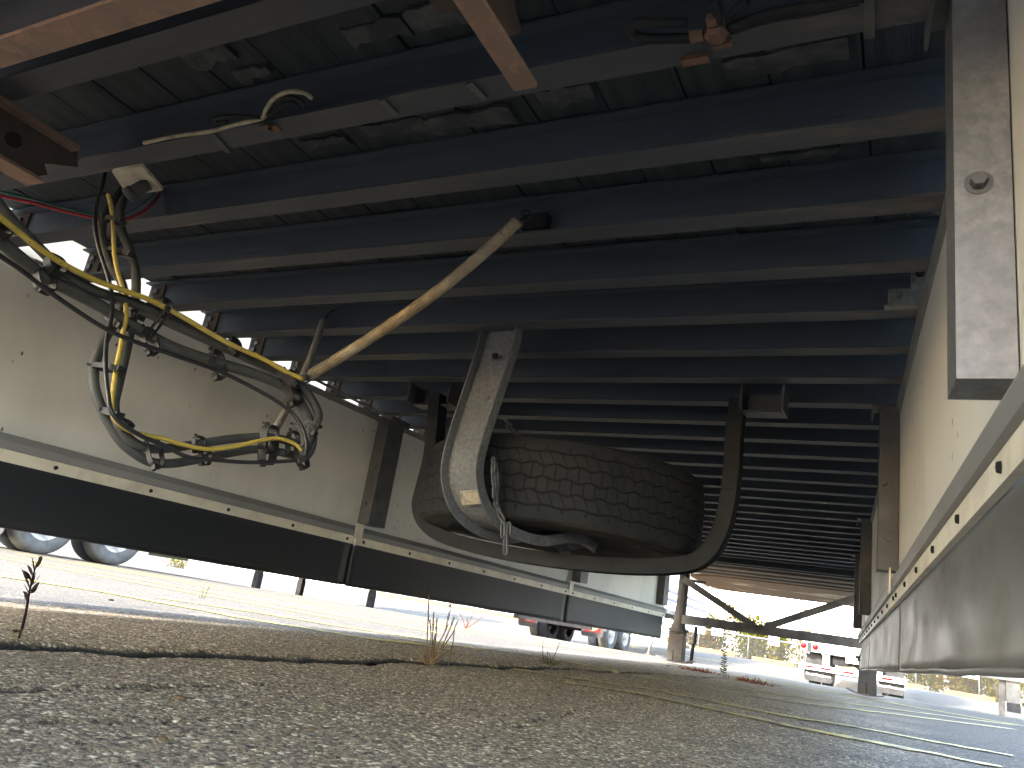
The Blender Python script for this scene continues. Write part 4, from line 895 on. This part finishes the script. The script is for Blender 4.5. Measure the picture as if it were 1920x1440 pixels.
for k, mm in ((1, M_redp), (2, M_lens), (6, M_blue)):  # flat strips painted as coloured reflections in the polished ribs
    x_ = xa + .03 + k * .085; box_obj('reflection_strip', (x_ - .04, YQ - .004, zr + .26), (x_ - .012, YQ + .0, zr + .55), mm, Q, oQ)
for px, py in ((1883, 1253), (1889, 1254), (1899, 1253), (1905, 1253), (1917, 1251)):
    c = qq(px, py); m_ = MB(); m_.lathe([(0, -.01), (.014, -.01), (.014, 0)], Vector((c.x, YQ - .051, c.z)) - oQ, 'y', 8, False); m_.build('red_marker', M_lens, Q)
lx = qq(1879, 1300).x; box_obj('landing_leg', (lx - .045, YQ + .05, oQ.z + .02), (lx + .045, YQ + .15, zr - .001), M_brace, Q, oQ); box_obj('foot_pad', (lx - .13, YQ - .05, oQ.z), (lx + .13, YQ + .25, oQ.z + .019), M_brace, Q, oQ)
m_ = MB(); m_.bar(Vector((lx - .16, YQ + .1, zr - .01)) - oQ, Vector((lx - .03, YQ + .1, zr - .3)) - oQ, .03, .03); m_.build('leg_brace', M_brace, Q)
fa, fb = qq(1887, 1300).x, qq(1913, 1300).x; box_obj('tool_box', (fa, YQ + .0, zr - .36), (fb, YQ + .4, zr - .001), M_whitedirty, Q, oQ); box_obj('mudflap', (fa, YQ - .01, zr - .52), (fb, YQ + .0, zr - .361), M_grey, Q, oQ)
for xx in (4.0, 4.6): wheel(Q, oQ, xx, YQ + 1, oQ.z + .5, 1, False)
wheel(Q, oQ, 2.35, YQ + .9, oQ.z + .5, -1, False)

# ------------------------------------------------------------------ warehouse, fence, signs, stops
Wb = Vector((-12, 66, 0)); WH = empty('warehouse', Wb, 'long white warehouse wall of ribbed metal cladding behind the fence', 'building')
for k in range(24):
    xa_ = -70 + k * 5; m_ = MB(); m_.box((xa_ + .02 - Wb.x, 0, -.5), (xa_ + 4.98 - Wb.x, .2, 9)); p_ = m_.build('wall_panel', M_bwall, WH)
m_ = MB()
for k in range(400): x_ = -70 + k * .3; m_.box((x_ - Wb.x, -.05, .4), (x_ + .07 - Wb.x, -.001, 9))
tag(m_.build('cladding_ribs', M_bwall, WH), kind='stuff')
m_ = MB(); m_.box((-58.1, -.12, 9.001), (62.1, .3, 9.3)); m_.build('roof_edge', M_whitedirty, WH)
YF = 50
oF = Vector((-8, YF, gz(-8, YF))); FE = empty('chain_link_fence', oF, 'low galvanised chain link fence in front of the autumn bushes', 'fence')
fx0, fx1 = -45, 22
def ftop(x): return gz(x, YF) + 1.28
nP = 16
for k in range(23):
    x_ = -44 + k * 2.95; m_ = MB(); m_.loft([Vector((x_, YF, gz(x_, YF) - .05)) - oF, Vector((x_, YF, ftop(x_) + .04)) - oF], .035, 8); m_.build('fence_post', M_fence, FE)
m_ = MB(); m_.loft([Vector((x_, YF, ftop(x_))) - oF for x_ in np.linspace(fx0, fx1, 40)], .055, 8); m_.build('top_rail', M_fence, FE)
m_ = MB(); hF = 1.25
for k in range(560):
    x_ = fx0 + k * .12; a = Vector((x_, YF + .03, gz(x_, YF))) - oF
    for s_ in (-1, 1): m_.bar(a, Vector((x_ + s_ * hF, YF + .03, gz(x_, YF) + hF)) - oF, .006, .006)
tag(m_.build('wire_mesh', M_fence, FE), kind='stuff')
for n_, (px, py, wpx, lab) in enumerate(((1345, 1184, 20, 'white notice on the fence at the left, above the pale stop'), (1451, 1202, 20, 'white notice on the fence between the leg brace and the truck'), (1820, 1264, 30, 'white notice on the fence at the right, beside the ribbed trailer'))):
    a = at_y(px - wpx / 2, py - 6, YF - .1); b = at_y(px + wpx / 2, py + 6, YF - .1); z0_, z1_ = min(a.z, b.z) - .1, max(a.z, b.z) + .1; o_ = Vector(((a.x + b.x) / 2, YF - .1, (z0_ + z1_) / 2))
    S_ = empty('notice_board', o_, lab, 'sign', 'white notices on the fence'); hw_ = (b.x - a.x) / 2; hz_ = (z1_ - z0_) / 2
    m_ = MB(); m_.box((-hw_, -.01, -hz_), (hw_, .01, hz_)); m_.build('board', M_white, S_)
    m_ = MB()
    for e in (-.55, -.3, .25, .5): m_.box((e * hw_ - .05, -.016, -.09), (e * hw_ + .05, -.011, .03))
    m_.build('print', M_blue, S_)
stops = (((1305, 1212), (1380, 1226), 'pale parking stop on the ground just right of the left landing leg'), ((1410, 1233), (1490, 1250), 'pale parking stop left of the box truck'), ((1697, 1287), (1731, 1293), 'short stretch of pale parking stop just right of the box truck'),
         ((1770, 1296), (1866, 1314), 'pale parking stop in front of the yellow bushes at the right'), ((712, 1100), (845, 1126), 'tan parking stop under the skirt, left of the tall grass'), ((855, 1129), (975, 1150), 'tan parking stop under the skirt, right of the tall grass'))
for pa, pb, lab in stops:
    d_ = 45.5; a = at_y(*pa, d_); b = at_y(*pb, d_); L_ = b.x - a.x; za, zb_2 = gz(a.x, d_), gz(b.x, d_)
    m_ = MB(); m_.prism([(-.14, 0), (.14, 0), (.10, .22), (-.10, .22)], lambda u, v, s: ((L_ / 2) * (2 * s - 1), u, v + (zb_2 - za) * (s - .5)))
    o = m_.build('parking_stop', M_stop, None, .02); o.location = ((a.x + b.x) / 2, d_, (za + zb_2) / 2); tag(o, lab, 'parking stop', 'pale parking stops along the far edge of the yard')

# ------------------------------------------------------------------ plants
def leaves(n, fn, size, mats, name, parent, aspect=2.2):
    for mi, (m, frac) in enumerate(mats):
        V = []; Fc = []
        for k in range(int(n * frac)):
            p, d = fn(); u = Vector((random.gauss(0, 1), random.gauss(0, 1), random.gauss(0, .6))) + d * 1.2; u.normalize(); s = u.orthogonal().normalized(); s = Matrix.Rotation(random.uniform(0, 6.28), 3, u) @ s
            L = size * random.uniform(.6, 1.4); W_ = L / aspect / 2; i0 = len(V)
            V += [p, p + u * L * .5 + s * W_, p + u * L, p + u * L * .5 - s * W_]; Fc.append((i0, i0 + 1, i0 + 2, i0 + 3))
        mb_ = MB(); mb_.add(V, Fc); mb_.build(name, m, parent)
def shrub(x, y, h, wd, mats, label, n=900, size=.13):
    g = gz(x, y); S = empty('autumn_shrub', (x, y, g), label, 'bush', 'autumn bushes along the fence'); tips = []; mb_ = MB()
    for k in range(int(10 + wd * 5)):
        a = random.uniform(0, 6.28); r = random.uniform(0, wd * .5); e = Vector((math.cos(a) * r, math.sin(a) * r * .6, h * random.uniform(.45, 1.05))); b = Vector((random.uniform(-.45, .45) * wd, random.uniform(-.3, .3), 0)); e.x = e.x * .5 + b.x * 1.05; m1 = (b + e) / 2 + Vector((random.gauss(0, .1), random.gauss(0, .1), random.gauss(0, .1)))
        P = spline([b, m1, e], 4); mb_.loft(P, lambda t: .014 * (1 - t) + .004, 4); tips.append(P)
    mb_.build('stems', M_twig, S)
    def fn():
        P = random.choice(tips); i = min(len(P) - 1, int(len(P) * random.uniform(.0, 1) ** .8)); return P[i] + Vector((random.gauss(0, .19), random.gauss(0, .19), abs(random.gauss(0, .14)))), Vector((0, 0, .4))
    leaves(n, fn, size, mats, 'foliage', S)
yel, org_, grn = M_y1, M_y2, M_y3
random.seed(21)
for px, y, h, wd, mats, lab in (
    (1292, 51.2, 2.2, 2.4, ((org_, .45), (yel, .35), (grn, .2)), 'orange and green bush just right of the left landing leg'),
    (1318, 51.8, 1.9, 1.8, ((grn, .6), (yel, .3)), 'green bush behind the first fence notice'),
    (1352, 51.5, 3.3, 2.6, ((org_, .5), (yel, .4), (grn, .2)), 'tall orange bush rising above the cross brace'),
    (1385, 51.3, 2.3, 2.6, ((grn, .55), (yel, .5)), 'yellow green bush below the middle of the cross brace'),
    (1420, 51.6, 2.3, 2.2, ((yel, .5), (grn, .4)), 'thin yellow bush left of the second notice'),
    (1450, 51.4, 1.9, 1.8, ((grn, .25), (yel, .25)), 'sparse twiggy bush behind the second notice'),
    (1482, 51.4, 2.2, 2.0, ((yel, .7), (grn, .2)), 'bright yellow bush beside the box truck'),
    (1722, 51.3, 1.7, 1.6, ((grn, .5), (yel, .4)), 'low green bush right of the box truck'),
    (1755, 51.5, 1.5, 2.0, ((org_, .35), (yel, .2)), 'low rusty orange bush behind the right parking stop'),
    (1790, 51.3, 1.6, 2.0, ((org_, .35), (yel, .4), (grn, .1)), 'mixed orange and yellow bush behind the right parking stop'),
    (1822, 51.3, 2.7, 1.8, ((grn, .45), (yel, .5)), 'tall green bush touching the ribbed trailer'),
    (1850, 51.4, 1.9, 2.4, ((yel, .9), (grn, .2)), 'bright yellow bush below the ribbed trailer'),
    (1905, 51.4, 1.8, 2.4, ((yel, .9), (grn, .2)), 'yellow bush at the right edge of the picture')):
    x = at_y(px, 1240, y).x; shrub(x, y, h, wd * 1.25, mats, lab, 3600, .16)
random.seed(5)
for px, y, h, wd, mats, lab in ((1190, 51.3, 1.2, 2.2, ((yel, .6),), 'low yellow clump behind the striped trailer'), (722, 51, .7, 1.6, ((yel, .6),), 'low yellow clump at the left of the tan stops'), (790, 47, .8, 2.2, ((yel, .7), (org_, .2)), 'yellow orange clump over the first tan stop'), (860, 47, .55, 2.6, ((yel, .5), (grn, .2)), 'low yellow green clump between the tan stops'),
                                (935, 47, .8, 2.2, ((org_, .6), (yel, .4)), 'orange clump at the right end of the tan stops'), (318, 30, .5, .9, ((yel, .6),), 'small bright yellow clump beyond the dusty wheels')):
    x = at_y(px, 1110, y).x; S0 = len(bpy.data.objects); shrub(x, y, h, wd, mats, lab, 420, .11)

# near weeds in the crack
def stalk_weed(base, pts, r, m, name, label, cat, leaf=None, org=None):
    W = empty(name, base, label, cat); mb_ = MB()
    for P in pts: mb_.loft([Vector(p) - Vector(base) for p in spline(P, 5)], lambda t: r * (1 - .7 * t), 6)
    mb_.build('stem', m, W); return W
def blade(mb_, a, d, L, wd, bend=0):
    d = d.normalized(); s = d.cross(Vector((.3, 1, .2))).normalized(); n = d.cross(s); ps = []
    for k in range(5):
        t = k / 4; c = a + d * (L * t) + n * (bend * t * t); w_ = wd * math.sin(math.pi * min(.98, t * .92 + .06)) ; ps += [c - s * w_, c + s * w_]
    mb_.add(ps, [(2 * k, 2 * k + 1, 2 * k + 3, 2 * k + 2) for k in range(4)], True)
def gp(px, py):
    d = _ray(px, py); x = -1.35; 
    return Vector(CAM + d * (x / d[0]))
random.seed(11)
# 1 dark dry stalk at the left
b0 = ong(33, 1208); Yw = b0.y
P = [at_y(33, 1208, Yw), at_y(42, 1175, Yw), at_y(50, 1140, Yw), at_y(55, 1110, Yw), at_y(62, 1080, Yw), at_y(68, 1060, Yw), at_y(76, 1043, Yw)]
W1 = stalk_weed(b0, [P], .0030, M_drydk, 'dry_weed', 'tall dark dry weed with pointed leaves growing from the crack at the left', 'weed')
mb_ = MB(); PP = spline(P, 6)
for px, py, ex, ey, L in ((56, 1104, 46, 1070, .05), (60, 1090, 50, 1072, .03), (62, 1085, 78, 1062, .05), (57, 1108, 76, 1094, .045), (64, 1072, 64, 1048, .04), (66, 1066, 82, 1048, .045), (55, 1118, 49, 1094, .035), (54, 1122, 48, 1110, .025), (57, 1112, 72, 1102, .03), (53, 1128, 50, 1118, .02),
                        (69, 1058, 82, 1044, .03), (72, 1052, 76, 1038, .03), (60, 1096, 70, 1075, .04), (58, 1100, 76, 1082, .04), (62, 1080, 56, 1062, .03), (66, 1070, 70, 1046, .04)):
    a = at_y(px, py, Yw); b = at_y(ex, ey, Yw + random.uniform(-.02, .02)); blade(mb_, a - b0, b - a, (b - a).length * 1.15, .0052, .004)
mb_.build('leaves', M_drydk, W1)
mb_ = MB()
for q_ in range(5): blade(mb_, Vector((random.gauss(0, .004), random.gauss(0, .004), .0)), Vector((random.gauss(.3, .5), random.gauss(0, .3), .5)), .03, .003, .005)
mb_.build('base_leaves', M_grass, W1)
# 2 tall straw grass clump
def clump(bpx, stalks, label, m=M_dry, r=.0024, head=.0065, base=True, cat='grass', name='dry_grass_clump', dry2=None):
    b = ong(*bpx); W = empty(name, b, label, cat); mb_ = MB(); hb = MB()
    for pts, hl in stalks:
        P = [at_y(x, y, b.y + random.uniform(-.015, .015)) - b for x, y in pts]
        S = spline(P, 5) if len(P) > 2 else [P[0].lerp(P[1], k / 6) for k in range(7)]
        mb_.loft(S, lambda t: r * (1 - .35 * t), 5)
        if hl:
            e = S[-1]; d_ = (S[-1] - S[-3]).normalized(); nk = 12
            for k in range(nk):
                t = hl * k / nk * 1.0; blade(hb, e - d_ * t * 1.8, d_ + Vector((random.gauss(0, .16), random.gauss(0, .16), random.gauss(0, .1))), head * 2.6, head * .22)
    mb_.build('stems', m, W)
    if hb.v: hb.build('seed_heads', dry2 or M_straw, W)
    if base:
        gb = MB()
        for k in range(26): blade(gb, Vector((random.gauss(0, .012), random.gauss(0, .012), -.002)), Vector((random.gauss(0, .5), random.gauss(0, .5), random.uniform(.4, 1))), random.uniform(.025, .07), .0016, random.gauss(0, .012))
        gb.build('base_blades', M_dry if cat == 'grass' else M_grass, W)
    return W
clump((805, 1247), (([(802, 1246), (801, 1200), (803, 1150), (804, 1112)], .05), ([(806, 1246), (810, 1210), (812, 1175), (812, 1155)], .03), ([(808, 1247), (818, 1215), (834, 1185), (842, 1150)], .035), ([(812, 1247), (828, 1215), (843, 1180), (851, 1160)], .03), ([(810, 1247), (822, 1228), (840, 1200), (853, 1182)], .0), ([(803, 1247), (809, 1222), (815, 1195)], .02),
               ([(799, 1247), (797, 1232), (806, 1222), (818, 1217)], 0), ([(806, 1246), (816, 1205), (819, 1165)], .02), ([(812, 1246), (826, 1232), (840, 1222)], 0), ([(808, 1246), (800, 1225), (808, 1196), (806, 1166)], .02)), 'tall straw coloured grass clump growing from the crack below the skirt')
clump((841, 1246), (([(841, 1246), (844, 1225), (850, 1200), (852, 1180), (858, 1165)], .03), ([(845, 1222), (850, 1210)], 0)), 'thin dotted seed stalk just right of the tall straw grass', base=False, head=.003, name='seed_stalk', cat='weed')
clump((1028, 1250), (([(1021, 1249), (1018, 1225), (1018, 1205)], .02), ([(1030, 1249), (1040, 1228), (1049, 1206)], .02), ([(1024, 1249), (1022, 1230)], 0), ([(1027, 1249), (1026, 1222)], 0), ([(1032, 1249), (1031, 1230), (1027, 1222)], 0), ([(1034, 1248), (1045, 1244), (1054, 1237)], 0), ([(1020, 1248), (1012, 1236)], 0)), 'short green and dry tuft in the crack, left of the landing leg', M_drydk, .002, .003, True, 'weed', 'weed_tuft')
clump((378, 1122), (([(378, 1122), (381, 1105), (384, 1087)], .03), ([(382, 1124), (388, 1108), (394, 1098)], .02), ([(374, 1121), (372, 1108)], 0)), 'thin pale green weed on the sunlit asphalt beyond the skirt', M_grass, .003, .006, False, 'weed', 'thin_weed', M_y1)
for (bx, by), tops, lab in (((872, 1179), ((862, 1150), (888, 1148), (905, 1156), (876, 1160)), 'reddish see-through weed on the bright asphalt right of the straw grass'), ((768, 1145), ((765, 1128), (772, 1122), (776, 1136)), 'small pale weed under the skirt beside the parked trailer leg'), ((740, 1142), ((736, 1126), (746, 1124)), 'tiny pale weed left of another small weed under the skirt')):
    clump((bx, by), [([(bx, by), ((bx + tx) / 2 + 2, (by + ty) / 2), (tx, ty)], .05) for tx, ty in tops], lab, M_redw if bx == 872 else M_grass, .004, .009, False, 'weed', 'thin_weed', M_redw if bx == 872 else M_y1)
# green leafy plant and red weeds by the far crack
def place(px, py, y):
    v = at_y(px, py, y); v.z = gz(v.x, v.y); return v
b = place(1356, 1262, 6.6); W = empty('leafy_weed', b, 'small upright green leafy weed standing between the landing legs', 'weed'); mb_ = MB(); mb_.loft([(0, 0, 0), (.004, 0, .09), (.0, 0, .19)], .0025, 6); mb_.build('stem', M_y3, W); mb_ = MB()
for k in range(26):
    t = .12 + .88 * k / 26; a = k * 2.4; L = .040 + random.uniform(-.008, .008) - .012 * t; blade(mb_, Vector((0, 0, .19 * t)), Vector((math.cos(a), math.sin(a), .35)), L, .0062, .010)
mb_.build('leaves', M_y3, W)
for px, py, y, n, wx, lab in ((1310, 1258, 6.7, 90, .085, 'low red weed patch just right of the left landing foot'), (1408, 1267, 6.3, 60, .07, 'low red weed patch right of the leafy green weed'), (1425, 1270, 6.2, 26, .06, 'thin trailing red weed at the right end of the crack')):
    b = place(px, py, y); W = empty('red_weed', b, lab, 'weed', 'red weeds in the far crack'); mb_ = MB()
    for k in range(n): blade(mb_, Vector((random.gauss(0, wx), random.gauss(0, .04), 0)), Vector((random.gauss(0, .8), random.gauss(0, .5), .6)), random.uniform(.02, .045), .003, .004)
    mb_.build('leaves', M_redw, W)
    mb_ = MB(); mb_.loft([(-wx * .6, 0, 0), (-wx * .5, 0, .05)], .0016, 5); mb_.loft([(wx * .6, 0, 0), (wx * .9, 0, .045)], .0016, 5); mb_.build('stem', M_twig, W)
# pebbles and litter chips on the asphalt
random.seed(4)
for px, py, s_, lab in ((336, 1312, .010, 'tan stone chip lying in the shade at left'), (306, 1386, .007, 'pale yellow chip near the bottom left'), (585, 1365, .006, 'small yellow chip near the bottom centre'), (28, 1194, .008, 'dark pebble beside the dry weed'), (208, 1126, .012, 'dark pebble on the bright asphalt')):
    p = ong(px, py); mb_ = MB(); mb_.lathe([(0, -.25), (.7, -.2), (1, 0), (.8, .3), (0, .42)], seg=8)
    mb_.v = [(v[0] * s_ * random.uniform(.8, 1.3), v[1] * s_ * random.uniform(.6, 1.1), v[2] * s_) for v in mb_.v]; o = mb_.build('pebble', M_stop if py > 1200 and px > 40 else M_twig, None); o.location = (p.x, p.y, gzn(p.x, p.y) + s_ * .15); tag(o, lab, 'pebble', 'loose pebbles on the asphalt')
